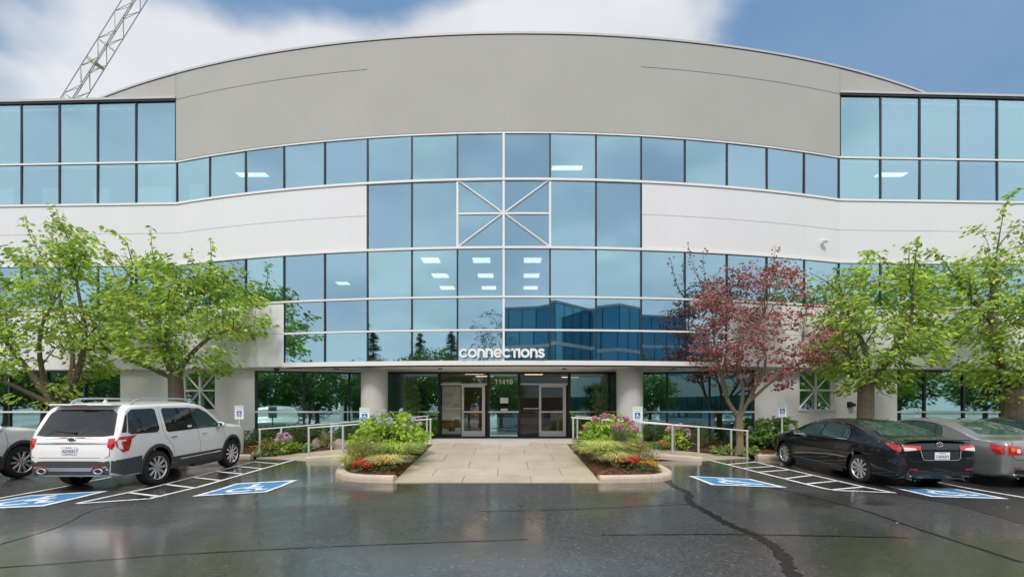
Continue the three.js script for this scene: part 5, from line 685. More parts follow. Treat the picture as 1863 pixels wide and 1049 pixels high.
plantTree(makeTree({ ...cherry, vy: 1.25, seed: 45, r0: 0.26, r1: 0.22, trunk: [[0, -0.1, 0], [0.0, 0.8, 0], [0.02, 1.75, 0]], limbs: [
  { r: 0.12, p: [[0.02, 1.6, 0], [-0.1, 2.6, 0.1], [-0.6, 3.5, 0.1], [-0.95, 4.3, 0.1]] }, { r: 0.13, p: [[0.05, 1.6, 0], [0.8, 2.5, 0.1], [1.5, 3.5, 0.1], [2.3, 4.0, 0.1]] }, { r: 0.09, p: [[0.02, 1.7, 0], [0.1, 2.6, -0.6], [0.3, 3.7, -0.9], [0.4, 4.6, -0.7]] }, { r: 0.09, p: [[0.02, 1.6, 0], [-0.8, 2.3, 0.5], [-1.4, 2.9, 0.7]] }, { r: 0.09, p: [[0.02, 1.7, 0], [0.4, 2.6, 0.8], [0.5, 3.6, 1.2], [0.3, 4.4, 1.2]] }, { r: 0.08, p: [[1.2, 3.1, 0.1], [1.2, 3.9, 0.0], [1.0, 4.7, 0]] }],
  crown: { c: [0.2, 3.25, 0.1], r: [1.95, 1.9, 1.7] }, clusters: 270, shoots: [[[1.0, 4.6, 0], [0.3, 5.1, 0.1], [-0.1, 5.15, 0.1]], [[2.2, 3.9, 0.1], [2.6, 4.3, 0.1], [2.8, 4.4, 0.1]]] }), 'cherry_tree', 'green cherry tree behind the black sedan next to the star-barred window', 'tree', V(11.6, 0.4, 14.95));
plantTree(makeTree({ ...cherry, vy: 1.24, seed: 58, r0: 0.33, r1: 0.27, trunk: [[0, -0.1, 0], [-0.05, 0.8, 0], [-0.1, 1.6, 0]], limbs: [
  { r: 0.14, p: [[-0.1, 1.4, 0], [-0.6, 2.3, 0.1], [-0.9, 3.4, 0.1], [-0.8, 4.6, 0.1], [-0.5, 5.7, 0]] }, { r: 0.14, p: [[-0.05, 1.4, 0], [0.6, 2.4, 0], [1.2, 3.6, 0], [1.4, 4.9, 0]] }, { r: 0.1, p: [[-0.1, 1.5, 0], [-0.9, 2.1, 0.5], [-1.9, 2.35, 0.7]] }, { r: 0.1, p: [[-0.1, 1.5, 0], [0.1, 2.6, 0.8], [-0.3, 3.8, 1.2], [-0.5, 4.8, 1.2]] }, { r: 0.1, p: [[0, 1.5, 0], [0.3, 2.6, -0.7], [0.3, 3.9, -1.0], [0, 5.2, -0.8]] }, { r: 0.1, p: [[-0.9, 3.4, 0.1], [-1.6, 4.0, 0.1], [-2.1, 4.4, 0.2]] }],
  crown: { c: [0.0, 3.75, 0.1], r: [2.45, 2.55, 1.9] }, clusters: 350, shoots: [[[-0.5, 5.7, 0], [-0.35, 6.3, 0], [-0.1, 6.8, 0]], [[-2.1, 4.4, 0.2], [-2.5, 4.9, 0.2], [-2.9, 5.2, 0.2]]] }), 'cherry_tree', 'tall green cherry tree behind the silver and dark sedans', 'tree', V(16.35, 0.4, 14.8));
// red maple over the ramp
plantTree(makeTree({ vy: 1.27, seed: 71, bark: M.mapleBark, r0: 0.12, r1: 0.11, trunk: [[0, -0.1, 0], [0.0, 0.5, 0], [-0.02, 0.95, 0]], limbs: [
  { r: 0.075, p: [[-0.02, 0.85, 0], [-0.45, 1.35, 0.05], [-0.7, 2.2, 0.05], [-0.95, 3.2, 0.1], [-0.9, 3.9, 0.1]] }, { r: 0.07, p: [[0, 0.9, 0], [0.05, 1.6, 0.1], [-0.15, 2.3, 0.1], [-0.05, 3.2, 0.2]] }, { r: 0.065, p: [[0.02, 0.9, 0], [0.45, 1.6, 0.05], [0.8, 2.2, 0.1], [0.7, 3.2, 0.1], [0.9, 4.0, 0.1]] }, { r: 0.055, p: [[0.2, 1.2, 0], [0.9, 1.8, 0.3], [1.6, 2.2, 0.5], [2.1, 2.3, 0.5]] }, { r: 0.05, p: [[-0.4, 1.3, 0], [-0.9, 2.1, 0.6], [-1.4, 2.6, 0.8]] }, { r: 0.05, p: [[0.05, 1.6, 0.1], [0.2, 2.6, -0.5], [0.6, 3.6, -0.7]] }],
  crown: { c: [0.55, 3.2, 0.15], r: [2.4, 1.7, 1.7] }, clusters: 350, leaves: 24, spread: 0.29, squash: 0.26, leaf: 0.085, ratio: 0.75, droop: 0.35, sub: 6, subLen: 0.95, reach: 1.1, gap: 0.47, shootLeaves: 6,
  color: pick([[0.32, 0.105, 0.095], [0.46, 0.155, 0.15], [0.19, 0.075, 0.055], [0.58, 0.19, 0.19], [0.26, 0.12, 0.07]], 0.5), shoots: [[[-0.9, 3.9, 0.1], [-1.5, 4.6, 0.1], [-1.75, 5.35, 0.1]], [[-0.9, 3.8, 0.1], [-1.2, 4.5, 0.1], [-1.25, 5.2, 0.1]], [[0.9, 4.0, 0.1], [1.0, 4.7, 0.1], [1.15, 5.3, 0.1]]] }), 'red_maple', 'purple-leaved maple with pale forked trunk standing above the ramp railing', 'tree', V(7.55, 0.36, 15.1));

// shrubs and flowers
const GREEN = pick([[0.08, 0.18, 0.03], [0.12, 0.25, 0.035], [0.05, 0.12, 0.025]], 0.5), LIME = pick([[0.40, 0.58, 0.045], [0.48, 0.64, 0.05], [0.28, 0.47, 0.04]], 0.4), HOSTA = pick([[0.16, 0.33, 0.05], [0.26, 0.42, 0.07]], 0.4);
function shrub(name, label, cat, x, d, w, h, depth, opt = {}, group) {
  const y = opt.y ?? bedY(x, d), t = thing(name, label, cat, V(x, y - 0.02, d), 0, group), r = rng(opt.seed || Math.floor(x * 977 + d * 131)), lv = new MB(), st = new MB(), n = opt.n || Math.round(60 * w * h + 14);
  for (let k = 0; k < n; k++) { const a = r() * 6.2832, q = Math.sqrt(r()), e = opt.top ? r() : Math.acos(1 - r()) / 1.5708, ph = e * 1.45, p = new THREE.Vector3(Math.cos(a) * q * Math.sin(ph + 0.1) * w / 2 * 1.1, 0.06 + (h - 0.06) * Math.cos(ph) * (0.55 + 0.45 * q) * (0.8 + 0.3 * r()), Math.sin(a) * q * Math.sin(ph + 0.1) * depth / 2 * 1.1);
    if (opt.shape) opt.shape(p, r); leafCloud(lv, r, p, opt.leaves || 9, opt.spread || 0.11, opt.leaf || 0.1, opt.color || GREEN, { droop: opt.droop ?? 0.25, ratio: opt.ratio || 0.5, out: new THREE.Vector3(0, h * 0.3, 0), flat: opt.flat ?? 0.8 }); if (k % 4 === 0) bendTube(st, [new THREE.Vector3(0, -0.03, 0), new THREE.Vector3(p.x * 0.5, p.y * 0.4, p.z * 0.5), p], 0.012, 0.004, 3, 3); }
  part(t, 'stems', st.geo(), M.bark); part(t, 'foliage', lv.geo(), M_LEAF);
  if (opt.heads) { const fm = opt.fm; for (let k = 0; k < opt.heads; k++) { const a = r() * 6.2832, e = 0.25 + r() * 1.05, p = new THREE.Vector3(Math.cos(a) * Math.sin(e) * w * 0.52, Math.max(0.18, h * (Math.cos(e) * 0.55 + 0.5)), Math.abs(Math.sin(a)) * Math.sin(e) * depth * 0.55 + 0.03), mb = new MB(), R0 = (opt.headR || 0.085) * (0.75 + 0.5 * r()); for (let q = 0; q < 46; q++) { const v = new THREE.Vector3(r() - 0.5, (r() - 0.35) * 0.9, r() - 0.5).normalize(), c = v.clone().multiplyScalar(R0), u = new THREE.Vector3(r() - 0.5, r() - 0.5, r() - 0.5).cross(v).normalize(), w2 = v.clone().cross(u), s = R0 * 0.32, col = fm(r); mb.quad(c.clone().addScaledVector(u, s), c.clone().addScaledVector(w2, s), c.clone().addScaledVector(u, -s), c.clone().addScaledVector(w2, -s)); for (let z = 0; z < 6; z++) mb.c.push(...col); } const m = part(t, 'flower_head', mb.geo(), M_LEAF); m.position.copy(p); } }
  return t;
}
function grassClump(name, label, x, d, h, spread, n, col, opt = {}) {
  const y = opt.y ?? bedY(x, d), t = tag(thing(name, label, 'grass', V(x, y - 0.02, d), 0, opt.group), null, null, null, 'thing'), r = rng(Math.floor(x * 811 + d * 377)), mb = new MB();
  for (let k = 0; k < n; k++) { const a = r() * 6.2832, L = h * (0.7 + 0.6 * r()), o = spread * (0.35 + 0.75 * r()), b = new THREE.Vector3((r() - 0.5) * 0.16, 0, (r() - 0.5) * 0.16), dir = new THREE.Vector3(Math.cos(a), 0, Math.sin(a)), s = new THREE.Vector3(-dir.z, 0, dir.x), w = (opt.w || 0.011) * (0.7 + 0.6 * r()), c = col(r); let l = null; const seg = 4; for (let i = 0; i <= seg; i++) { const u = i / seg, p = b.clone().addScaledVector(dir, o * u ** 1.4).add(new THREE.Vector3(0, L * (1.55 * u - (opt.arch ?? 0.8) * u * u), 0)), ww = w * (1 - u * 0.85), q = [p.clone().addScaledVector(s, ww), p.clone().addScaledVector(s, -ww)]; if (l) { mb.quad(l[0], l[1], q[1], q[0]); for (let z = 0; z < 6; z++) mb.c.push(...c); } l = q; } }
  part(t, 'blades', mb.geo(), M_LEAF);
  if (opt.plumes) { const pb = new MB(); for (let k = 0; k < opt.plumes; k++) leafCloud(pb, r, new THREE.Vector3((r() - 0.5) * spread * 1.2, h * (0.7 + 0.4 * r()), (r() - 0.5) * spread * 1.2), 5, 0.05, 0.05, opt.pc, { droop: -0.5, ratio: 0.3 }); part(t, 'seed_heads', pb.geo(), M_LEAF); }
  return t;
}
const YG = pick([[0.64, 0.70, 0.12], [0.54, 0.64, 0.09], [0.70, 0.72, 0.22]], 0.3), PALE = pick([[0.76, 0.73, 0.28], [0.66, 0.66, 0.22], [0.80, 0.76, 0.38]], 0.2), BRONZE = pick([[0.38, 0.34, 0.09], [0.42, 0.28, 0.10], [0.30, 0.34, 0.08]], 0.4), GRASS = pick([[0.40, 0.56, 0.06], [0.54, 0.66, 0.08], [0.46, 0.60, 0.06]], 0.3);
const BLUE = pick([[0.42, 0.42, 0.62], [0.62, 0.58, 0.70], [0.34, 0.38, 0.62]], 0.3), PINK = pick([[0.62, 0.16, 0.34], [0.70, 0.26, 0.44], [0.55, 0.10, 0.28]], 0.3), PALEPINK = pick([[0.66, 0.36, 0.50], [0.70, 0.46, 0.54], [0.56, 0.28, 0.5]], 0.3);
// west island
shrub('hydrangea', 'large lime-leaved hydrangea with lavender blue flower heads', 'shrub', -3.5, 13.15, 2.0, 1.3, 1.4, { color: LIME, leaf: 0.14, ratio: 0.62, n: 300, heads: 17, fm: pick([[0.52, 0.50, 0.66], [0.70, 0.66, 0.72], [0.42, 0.44, 0.64]], 0.3), y: 0.36, headR: 0.06 });
shrub('coleus', 'dark purple leafed plant in front of the blue hydrangea', 'plant', -3.0, 12.6, 0.75, 0.45, 0.4, { color: pick([[0.07, 0.02, 0.02], [0.05, 0.03, 0.015]], 0.5), leaf: 0.09, n: 40 });
shrub('spirea', 'bushy fine-leaved bronze green mound at the blue hydrangea island kerb', 'shrub', -3.72, 11.8, 1.0, 0.8, 0.8, { color: pick([[0.36, 0.40, 0.07], [0.44, 0.36, 0.10], [0.26, 0.36, 0.06]], 0.4), leaf: 0.085, ratio: 0.2, n: 210, spread: 0.1, droop: -0.1 });
grassClump('ornamental_grass', 'bright yellow-green grass between the blue hydrangea and the walkway', -3.05, 12.1, 0.7, 0.95, 800, GRASS, { w: 0.013, arch: 1.0 });
grassClump('ornamental_grass', 'pale golden grass tuft at the walkway edge of the blue hydrangea island', -3.05, 11.25, 0.5, 0.68, 700, PALE, { w: 0.009, arch: 1.1 });
grassClump('ornamental_grass', 'pale grass drooping over the kerb of the blue hydrangea island', -4.2, 11.85, 0.6, 0.75, 520, PALE, { w: 0.008, arch: 1.1 });
// east island
shrub('hydrangea', 'lime-leaved hydrangea with deep pink flower heads', 'shrub', 2.85, 13.35, 1.6, 1.15, 1.2, { color: LIME, leaf: 0.14, ratio: 0.62, n: 200, heads: 20, fm: PINK, y: 0.38, headR: 0.078 });
shrub('nandina', 'reddish green nandina shrub beside the walkway', 'shrub', 2.08, 13.5, 0.5, 0.85, 0.5, { color: pick([[0.26, 0.12, 0.06], [0.15, 0.2, 0.04], [0.34, 0.15, 0.1]], 0.4), leaf: 0.06, ratio: 0.35, n: 120, y: 0.36, spread: 0.09 });
shrub('coleus', 'dark purple leafed plant in front of the pink hydrangea', 'plant', 2.7, 12.75, 0.5, 0.4, 0.4, { color: pick([[0.07, 0.02, 0.02], [0.05, 0.03, 0.015]], 0.5), leaf: 0.09, n: 30 });
grassClump('ornamental_grass', 'wide pale yellow grass clump on the pink hydrangea island', 2.45, 12.1, 0.78, 1.0, 1100, YG, { w: 0.011, arch: 1.02 });
grassClump('ornamental_grass', 'small golden grass tuft beside the red flowers by the tar seal', 2.6, 11.45, 0.52, 0.68, 560, PALE, { w: 0.009, arch: 1.05 });
shrub('spirea', 'bushy bronze mound at the kerb of the pink hydrangea island', 'shrub', 3.25, 11.85, 0.85, 0.7, 0.7, { color: BRONZE, leaf: 0.08, ratio: 0.22, n: 170, spread: 0.1, droop: -0.1 });
grassClump('ornamental_grass', 'grey-green upright clump behind the bronze mound', 2.95, 12.4, 0.72, 0.35, 320, pick([[0.14, 0.2, 0.08]], 0.4), { w: 0.01, arch: 0.5 });
function flowers(name, label, x, d, w, n, petal, leafN = 30) { const y = bedY(x, d), t = thing(name, label, 'flowers', V(x, y, d)), r = rng(Math.floor(x * 331 + d * 17)), f = new MB(), l = new MB(); for (let k = 0; k < n; k++) { const p = new THREE.Vector3((r() - 0.5) * w, 0.12 + r() * 0.14, (r() - 0.5) * w * 0.7); leafCloud(f, r, p, 18, 0.07, 0.075, petal, { droop: -0.9, ratio: 0.5 }); } for (let k = 0; k < leafN; k++) leafCloud(l, r, new THREE.Vector3((r() - 0.5) * w * 1.3, 0.05 + r() * 0.06, (r() - 0.5) * w), 4, 0.06, 0.08, GREEN, { droop: 0.1, ratio: 0.5 }); part(t, 'blossoms', f.geo(), M_LEAF); part(t, 'leaves', l.geo(), M_LEAF); }
const RED = pick([[0.72, 0.07, 0.02], [0.62, 0.04, 0.02], [0.75, 0.14, 0.03]], 0.3), YEL = pick([[0.75, 0.5, 0.03], [0.7, 0.42, 0.02]], 0.3), ORG = pick([[0.75, 0.25, 0.02]], 0.3);
flowers('celosia', 'orange red flowers at the kerb below the bronze green mound', -3.5, 11.2, 0.6, 24, RED); flowers('celosia', 'orange red flower spikes on the pink hydrangea island', 2.85, 11.25, 0.5, 20, RED);
flowers('yellow_flowers', 'yellow flowers beside the golden grass of the blue hydrangea island', -3.05, 11.0, 0.45, 12, YEL); flowers('yellow_flowers', 'yellow flowers below the bronze mound', 3.3, 11.2, 0.5, 6, YEL); flowers('yellow_flowers', 'yellow flowers beside the nandina', 2.1, 12.9, 0.25, 5, YEL, 14); flowers('orange_flowers', 'orange flowers at the walkway edge under the blue hydrangea', -2.78, 12.4, 0.16, 3, ORG, 6); flowers('orange_flowers', 'orange flowers in front of the ramp railing by the maple', 5.1, 15.3, 0.5, 5, ORG); 
// beds along the building
for (const [x, d, w, h, l] of [[-8.9, 15.9, 1.3, 0.62, 'low dark evergreen shrub beside the wall pier behind the white SUV'], [-7.5, 16.25, 1.5, 0.78, 'dark evergreen shrub under the second pane from the pier behind the white SUV'], [-5.9, 16.6, 1.2, 0.7, 'dark evergreen shrub beside the round column behind the white SUV side ramp'], [5.2, 16.55, 0.9, 0.62, 'dark evergreen shrub beside the round column behind the maple side ramp'], [6.6, 16.2, 1.3, 0.65, 'dark evergreen shrub behind the pale pink hydrangea'], [8.1, 15.9, 1.2, 0.6, 'dark evergreen shrub behind the maple trunk']]) shrub('evergreen_shrub', l, 'shrub', x, d, w, h, 0.9, { leaf: 0.11, ratio: 0.32, droop: -0.35, n: Math.round(95 * w * h + 20) });
shrub('hydrangea', 'small hydrangea with pale pink heads behind the lower railing post', 'shrub', -7.55, 15.1, 0.62, 0.62, 0.5, { color: LIME, leaf: 0.1, ratio: 0.6, n: 40, heads: 9, fm: PALEPINK, headR: 0.085 });
shrub('hydrangea', 'small hydrangea with pink heads behind the maple side railing', 'shrub', 5.6, 15.5, 0.8, 0.85, 0.6, { color: LIME, leaf: 0.1, ratio: 0.6, n: 46, heads: 8, fm: PALEPINK, headR: 0.09 });
shrub('hydrangea', 'broad leafy green hydrangea bush in front of the black sedan', 'shrub', 9.0, 15.6, 1.75, 1.05, 1.2, { color: pick([[0.18, 0.36, 0.04], [0.24, 0.44, 0.04], [0.12, 0.26, 0.04]], 0.4), leaf: 0.14, ratio: 0.65, n: 190, heads: 4, fm: BLUE, headR: 0.07 });
shrub('day_lily', 'yellow daylily clump beside the front wheel of the white SUV', 'flowers', -8.05, 15.05, 0.6, 0.5, 0.5, { color: pick([[0.40, 0.36, 0.04], [0.22, 0.30, 0.04]], 0.4), leaf: 0.2, ratio: 0.13, droop: 0.1, n: 50 });
shrub('nandina', 'bronze green shrub beside the pale boulder', 'shrub', -6.35, 15.75, 0.6, 0.6, 0.5, { color: BRONZE, leaf: 0.07, ratio: 0.35, n: 70 }); shrub('nandina', 'bronze green shrub behind the maple side railing', 'shrub', 6.35, 15.75, 0.7, 0.65, 0.5, { color: pick([[0.14, 0.2, 0.035], [0.2, 0.2, 0.05]], 0.4), leaf: 0.08, ratio: 0.3, n: 80 });
for (const [x, d, l] of [[-7.9, 14.98, 'hosta beside the lowest ramp post near the white SUV'], [-7.05, 15.35, 'hosta in front of the pale pink hydrangea on open mulch'], [-5.7, 15.95, 'hosta in front of the pale boulder'], [-4.9, 16.2, 'hosta near the round column by the lavender hydrangea'], [4.35, 15.75, 'hosta at the foot of the maple side ramp railing'], [5.0, 15.55, 'hosta beside the orange flowers'], [6.9, 15.05, 'hosta below the red maple trunk'], [7.85, 15.05, 'hosta beside the last ramp post near the black sedan']]) shrub('hosta', l, 'plant', x, d, 0.5, 0.24, 0.45, { color: HOSTA, leaf: 0.15, ratio: 0.5, n: 14, leaves: 7, spread: 0.12, droop: 0.15 });
M.rock = (() => { const map = dataTex(512, (i) => { const k = 0.5 + nA[i] * 0.9; return [S(0.36 * k), S(0.31 * k), S(0.25 * k)]; }, 0.7), bump = dataTex(512, (i) => grey(nB[i]), 0.5, false); return std([1, 1, 1], 0.9, { map, bumpMap: bump, bumpScale: 0.02 }); })();
for (const [x, d, sx, sy, sz, l] of [[-5.95, 15.8, 0.36, 0.24, 0.25, 'pale boulder behind the front ramp railing'], [-6.75, 15.75, 0.16, 0.24, 0.16, 'upright boulder next to the bronze shrub'], [-8.3, 14.98, 0.22, 0.15, 0.2, 'low rock beside the white SUV front wheel'], [2.4, 12.95, 0.24, 0.2, 0.2, 'grey rock under the pink hydrangea beside the walkway']]) { const g = new THREE.IcosahedronGeometry(1, 4), p = g.attributes.position; for (let i = 0; i < p.count; i++) { const v = new THREE.Vector3().fromBufferAttribute(p, i), k = 0.75 + 0.55 * fbm3(v.x * 1.3 + x, v.y * 1.3, v.z * 1.3 + d, 4); p.setXYZ(i, v.x * k * sx, v.y * k * sy, v.z * k * sz); } g.computeVertexNormals(); const m = part(null, 'boulder', g, M.rock); top(m, 'boulder', l, 'rock'); m.position.copy(V(x, bedY(x, d) + sy * 0.35, d)); }
// two slender evergreens in front of the entrance side glass
for (const [x, d, w, h, l] of [[-3.75, 16.95, 0.85, 2.3, 'slender layered evergreen beside the round column by the banner doors'], [3.25, 16.95, 0.85, 2.15, 'slender layered evergreen beside the round column by the easel doors']]) {
  const t = thing('false_cypress', l, 'tree', V(x, 0.6, d)), r = rng(Math.floor(x * 55 + 900)), lv = new MB(), st = new MB(); bendTube(st, [new THREE.Vector3(0, -0.05, 0), new THREE.Vector3(0.05, h * 0.5, 0), new THREE.Vector3(-0.03, h * 0.97, 0)], 0.06, 0.012, 8, 8);
  for (let k = 0; k < 150; k++) { const u = r(), y = 0.35 + u * (h - 0.4), a = r() * 6.2832, q = (0.25 + 0.75 * r()) * w / 2 * (1.05 - 0.7 * u) * (0.7 + 0.6 * noise3(y * 2.3, Math.cos(a) * 1.5, Math.sin(a) * 1.5)), p = new THREE.Vector3(Math.cos(a) * q, y, Math.sin(a) * q); st.bar(new THREE.Vector3(0, y - 0.08, 0), p, 0.008, 3, 0.004); leafCloud(lv, r, p, 16, 0.14, 0.075, pick([[0.13, 0.28, 0.04], [0.20, 0.38, 0.05], [0.08, 0.18, 0.03]], 0.4), { droop: 0.1, ratio: 0.5, squash: 0.4, out: new THREE.Vector3(0, y, 0) }); }
  part(t, 'trunk', st.geo(), M.bark); part(t, 'crown', lv.geo(), M_LEAF);
}
shrub('hydrangea', 'leafy green hydrangea below the evergreen by the banner doors', 'shrub', -3.6, 16.75, 1.1, 0.85, 0.6, { color: LIME, leaf: 0.11, ratio: 0.6, n: 80, heads: 3, fm: PINK, headR: 0.07, y: 0.62 }); shrub('hydrangea', 'leafy green hydrangea below the evergreen by the easel doors', 'shrub', 3.2, 16.75, 1.1, 0.85, 0.6, { color: LIME, leaf: 0.11, ratio: 0.6, n: 80, heads: 2, fm: PINK, headR: 0.07, y: 0.62 });
{ // a few fallen leaves on the wet paving
  const r = rng(808), mb = new MB(), yel = pick([[0.42, 0.36, 0.08], [0.30, 0.22, 0.06], [0.35, 0.4, 0.1]], 0.5);
  for (let k = 0; k < 260; k++) { const side = r() < 0.5 ? -1 : 1, x = side * (3 + r() ** 0.7 * 13), d = 14.4 - r() ** 1.8 * 8.5, y = lotY(d) + 0.014, a = r() * 6.28, L = 0.035 + 0.05 * r(), p = V(x, y, d), u = new THREE.Vector3(Math.cos(a), 0, Math.sin(a)), w = new THREE.Vector3(-u.z, 0, u.x); if (Math.abs(x) < 5.2 && d > 10.3) continue; const c = yel(r); mb.tri(p, p.clone().addScaledVector(u, L * 0.5).addScaledVector(w, L * 0.25).setY(y + 0.006), p.clone().addScaledVector(u, L)).tri(p, p.clone().addScaledVector(u, L), p.clone().addScaledVector(u, L * 0.5).addScaledVector(w, -L * 0.25).setY(y + 0.004)); for (let q = 0; q < 6; q++) mb.c.push(...c); }
  const m = part(null, 'fallen_leaves', mb.geo(), M_LEAF); top(m, 'fallen_leaves', 'small yellow fallen leaves strewn over the wet asphalt', null, null, 'stuff');
}

// ---------------------------------------------------------------- what stands behind the camera and shows in the glass, and the crane beyond the roof
{ // office block across the lot: zigzag glass front over a white base
  const O = thing('opposite_building', 'glass office block with zigzag front mirrored in the entrance glass', 'building', null);
  const zig = [[-2, 25], [3, 24], [8, 20.5], [13, 24.5], [18, 21], [26, 25], [40, 25]];      // [x, metres south of the camera]
  for (let i = 0; i + 1 < zig.length; i++) { const a = new THREE.Vector3(zig[i][0], 0, zig[i][1]), b = new THREE.Vector3(zig[i + 1][0], 0, zig[i + 1][1]), n = Math.max(2, Math.round(a.distanceTo(b) / 1.8)), at = (t, y, o = 0) => a.clone().lerp(b, t).setY(y).add(new THREE.Vector3(0, 0, -o));
    const strip = (y0, y1, m, name, o) => part(O, name, new MB().hexa([at(1, y0, o), at(0, y0, o), at(0, y1, o), at(1, y1, o), at(1, y0, -0.4), at(0, y0, -0.4), at(0, y1, -0.4), at(1, y1, -0.4)], [[0, y0], [4, y0], [4, y1], [0, y1]]).geo(), m);
    strip(-0.2, 0.9, M.white, 'wall_panel', 0.06); strip(3.5, 6.2, M.white, 'wall_panel', 0.06); strip(9.2, 9.6, M.trim, 'wall_panel', 0.06); strip(13.6, 13.9, M.cap, 'roof_coping', 0.1);
    for (const [y0, y1] of [[0.9, 3.5], [6.2, 9.2], [9.6, 13.6]]) for (let k = 0; k < n; k++) { part(O, 'glass_pane', new MB().hexa([at((k + 0.98) / n, y0), at((k + 0.02) / n, y0), at((k + 0.02) / n, y1), at((k + 0.98) / n, y1), at((k + 0.98) / n, y0, -0.1), at((k + 0.02) / n, y0, -0.1), at((k + 0.02) / n, y1, -0.1), at((k + 0.98) / n, y1, -0.1)]).geo(), M.oppGlass ||= std([0.12, 0.34, 0.46], 0.05, { metalness: 0.75 })); part(O, 'mullion', new MB().hexa([at((k + 0.03) / n, y0, 0.03), at((k - 0.01) / n, y0, 0.03), at((k - 0.01) / n, y1, 0.03), at((k + 0.03) / n, y1, 0.03), at((k + 0.03) / n, y0, -0.12), at((k - 0.01) / n, y0, -0.12), at((k - 0.01) / n, y1, -0.12), at((k + 0.03) / n, y1, -0.12)]).geo(), M.dark); } }
  { const sh = new THREE.Shape(); zig.forEach(([x, z], i) => i ? sh.lineTo(x, z + 0.42) : sh.moveTo(x, z + 0.42)); sh.lineTo(40, 45); sh.lineTo(-2, 45); const g = new THREE.ExtrudeGeometry(sh, { depth: 13.55, bevelEnabled: false }); g.rotateX(Math.PI / 2); g.translate(0, 13.55, 0); part(O, 'building_core', g, M.pale); }
}
{ const r = rng(303); // deciduous trees south of the lot
  const base = makeTree({ ...cherry, seed: 91, color: pick([[0.13, 0.29, 0.03], [0.19, 0.37, 0.04], [0.09, 0.20, 0.025]], 0.5), leaf: 0.26, leaves: 11, spread: 0.5, r0: 0.2, r1: 0.15, reach: 1.6, trunk: [[0, -0.1, 0], [0.05, 0.8, 0], [0, 1.6, 0]], limbs: [{ r: 0.1, p: [[0, 1.4, 0], [0.8, 2.5, 0.3], [1.4, 3.8, 0.5]] }, { r: 0.1, p: [[0, 1.4, 0], [-0.9, 2.4, -0.3], [-1.5, 3.7, -0.4]] }, { r: 0.1, p: [[0, 1.5, 0], [0.1, 3, 0.1], [0, 4.9, 0]] }, { r: 0.09, p: [[0, 1.4, 0], [0.2, 2.4, 1], [0.3, 3.5, 1.6]] }, { r: 0.09, p: [[0, 1.4, 0], [-0.2, 2.4, -1], [-0.2, 3.5, -1.6]] }], crown: { c: [0, 3.5, 0], r: [2.5, 2.3, 2.4] }, clusters: 460, gap: 0.3 });
  const spots = [[-6.5, 13, 1.15], [-11, 12, 1.25], [-15.5, 13.5, 1.3], [-20, 12, 1.2], [-25, 14, 1.3], [-30, 13, 1.25], [-36, 15, 1.35], [-1.2, 15, 1.05], [12, 13, 1.0], [17.5, 12, 1.25], [23, 13, 1.2], [29, 13, 1.3], [35, 14, 1.3], [-42, 14, 1.5], [-48.5, 16, 1.6], [-55, 14, 1.5], [-62, 16, 1.6], [41, 15, 1.4], [47.5, 17, 1.5], [56, 15, 1.4]];
  spots.forEach(([x, s, k], i) => { const p = new THREE.Vector3(x, 0, s), turn = r() * 6; let t; if (i === 0) { t = base; top(t, 'lot_tree', '', 'tree'); t.position.copy(p); t.rotation.y = turn; t.scale.setScalar(k); t.userData.label = 'leafy green tree of the row mirrored in the ground floor glass'; t.userData.group = 'trees across the lot'; } else copyOf(base, 'lot_tree', null, p, turn, k); });
  const sparse = makeTree({ ...cherry, seed: 97, color: pick([[0.08, 0.16, 0.03], [0.10, 0.20, 0.03]], 0.5), leaf: 0.2, leaves: 7, spread: 0.35, gap: 0.45, r0: 0.2, r1: 0.14, reach: 1.4, trunk: [[0, -0.1, 0], [0, 2, 0], [0.1, 4.5, 0]], limbs: [{ r: 0.1, p: [[0.1, 4, 0], [0.7, 6.5, 0.2], [1.0, 9, 0.2], [0.8, 11.5, 0.1]] }, { r: 0.1, p: [[0.1, 4, 0], [-0.7, 6, 0], [-1.3, 8, 0], [-1.5, 10, 0]] }, { r: 0.08, p: [[0.1, 3.5, 0], [1.2, 5, 0.4], [2.2, 6.2, 0.6]] }, { r: 0.08, p: [[0.1, 3.5, 0], [-1.2, 4.6, 0.4], [-2.2, 5.6, 0.5]] }], crown: { c: [0, 7.3, 0], r: [2.8, 5.0, 2.2] }, clusters: 330 });
  plantTree(sparse, 'lot_tree', 'tall sparse tree mirrored in the panes above the letter sign', 'tree', new THREE.Vector3(-3.6, 0, 16));
  // conifers farther off
  const C = new THREE.Group(), rc = rng(404), lv = new MB(), st = new MB(); st.bar(new THREE.Vector3(0, -0.1, 0), new THREE.Vector3(0, 12, 0), 0.22, 8, 0.03);
  for (let k = 0; k < 330; k++) { const u = rc() * 0.98, y = 1.0 + u * 10.9, a = rc() * 6.2832, q = (4.3 * (1 - u) + 0.08) * (0.5 + 0.5 * rc()), e = new THREE.Vector3(Math.cos(a) * q, y - q * 0.18, Math.sin(a) * q); st.bar(new THREE.Vector3(0, y, 0), e, 0.03, 3, 0.008); for (let j = 1; j <= 3; j++) leafCloud(lv, rc, new THREE.Vector3(0, y, 0).lerp(e, j / 3), 8, 0.22, 0.24, pick([[0.03, 0.085, 0.03], [0.045, 0.11, 0.04]], 0.4), { droop: 0.5, ratio: 0.25, squash: 0.35 }); }
  part(C, 'trunk', st.geo(), M.bark); part(C, 'crown', lv.geo(), M_LEAF); const cs = [[-17, 26, 0.95], [-13.2, 27, 1.0], [-23, 30, 1.05], [-9.5, 33, 0.8], [-28, 27, 1.1], [-6.8, 36, 0.75], [-34, 32, 1.2]];
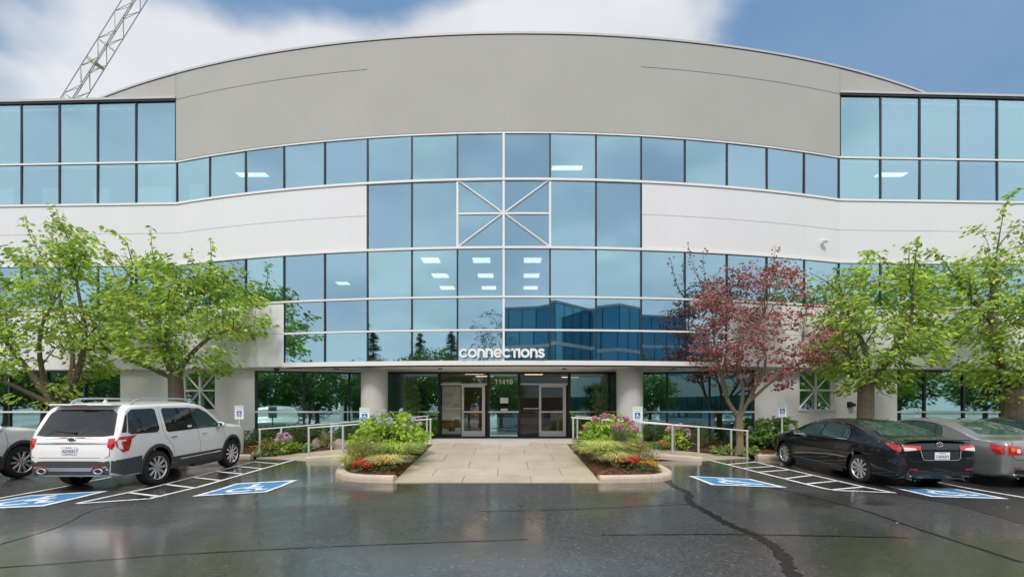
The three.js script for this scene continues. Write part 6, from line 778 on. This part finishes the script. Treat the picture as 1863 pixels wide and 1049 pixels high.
  cs.forEach(([x, s, k], i) => { if (i === 0) { top(C, 'conifer', 'dark pointed conifer mirrored in the lowest glass row of the second floor', 'tree', 'conifers beyond the lot'); C.position.set(x, 0, s); C.scale.setScalar(k); } else copyOf(C, 'conifer', null, new THREE.Vector3(x, 0, s), i * 1.3, k); });
  copyOf(silver, 'silver_sedan', 'silver sedan parked across the lot and mirrored in the ground floor glass', new THREE.Vector3(6.5, 0, 9.5), -Math.PI / 2); 
}
{ // lattice boom of a crane beyond the roof
  const K = thing('crane_boom', 'pale lattice crane boom rising behind the roof of the wing', 'crane', V(-84.5, 0, 60)); const dir = new THREE.Vector3(40.5, 65, 0).normalize(), L = 84, u = new THREE.Vector3(-dir.y, dir.x, 0).multiplyScalar(0.66), w = new THREE.Vector3(0, 0, 0.66), at = (s, i) => dir.clone().multiplyScalar(s).addScaledVector(u, i & 1 ? 1 : -1).addScaledVector(w, i & 2 ? 1 : -1); M.crane = std([0.5, 0.49, 0.46], 0.6);
  for (let i = 0; i < 4; i++) part(K, 'chord', new MB().bar(at(0, i), at(L, i), 0.065, 6).geo(), M.crane);
  const lace = [new MB(), new MB(), new MB(), new MB()]; for (let s = 0, k = 0; s + 2.1 <= L; s += 2.1, k++) [[0, 1], [2, 3], [0, 2], [1, 3]].forEach(([a, b], f) => { lace[f].bar(at(s, k & 1 ? a : b), at(s + 2.1, k & 1 ? b : a), 0.045, 4); if (k % 4 === 0) lace[f].bar(at(s, a), at(s, b), 0.05, 4); }); lace.forEach((m) => part(K, 'lacing', m.geo(), M.crane));
  part(K, 'walkway_platform', box(0.35, 1.3, 1.3).rotateZ(Math.atan2(65, 40.5)).translate(...dir.clone().multiplyScalar(56)), std([0.5, 0.47, 0.3], 0.7));
  const a = thing('roof_antenna', 'thin antenna mast on the roof of the wing by the crane', 'antenna', P(-17.1, 13.4, -2)); part(a, 'mast', new MB().bar(new THREE.Vector3(0, 0, 0), new THREE.Vector3(0, 0.75, 0), 0.012, 6).geo(), M.alu); for (const y of [0.4, 0.6]) part(a, 'crossbar', new MB().bar(new THREE.Vector3(-0.15, y, 0), new THREE.Vector3(0.15, y, 0), 0.008, 5).geo(), M.alu);
}

renderer.render(scene, camera);
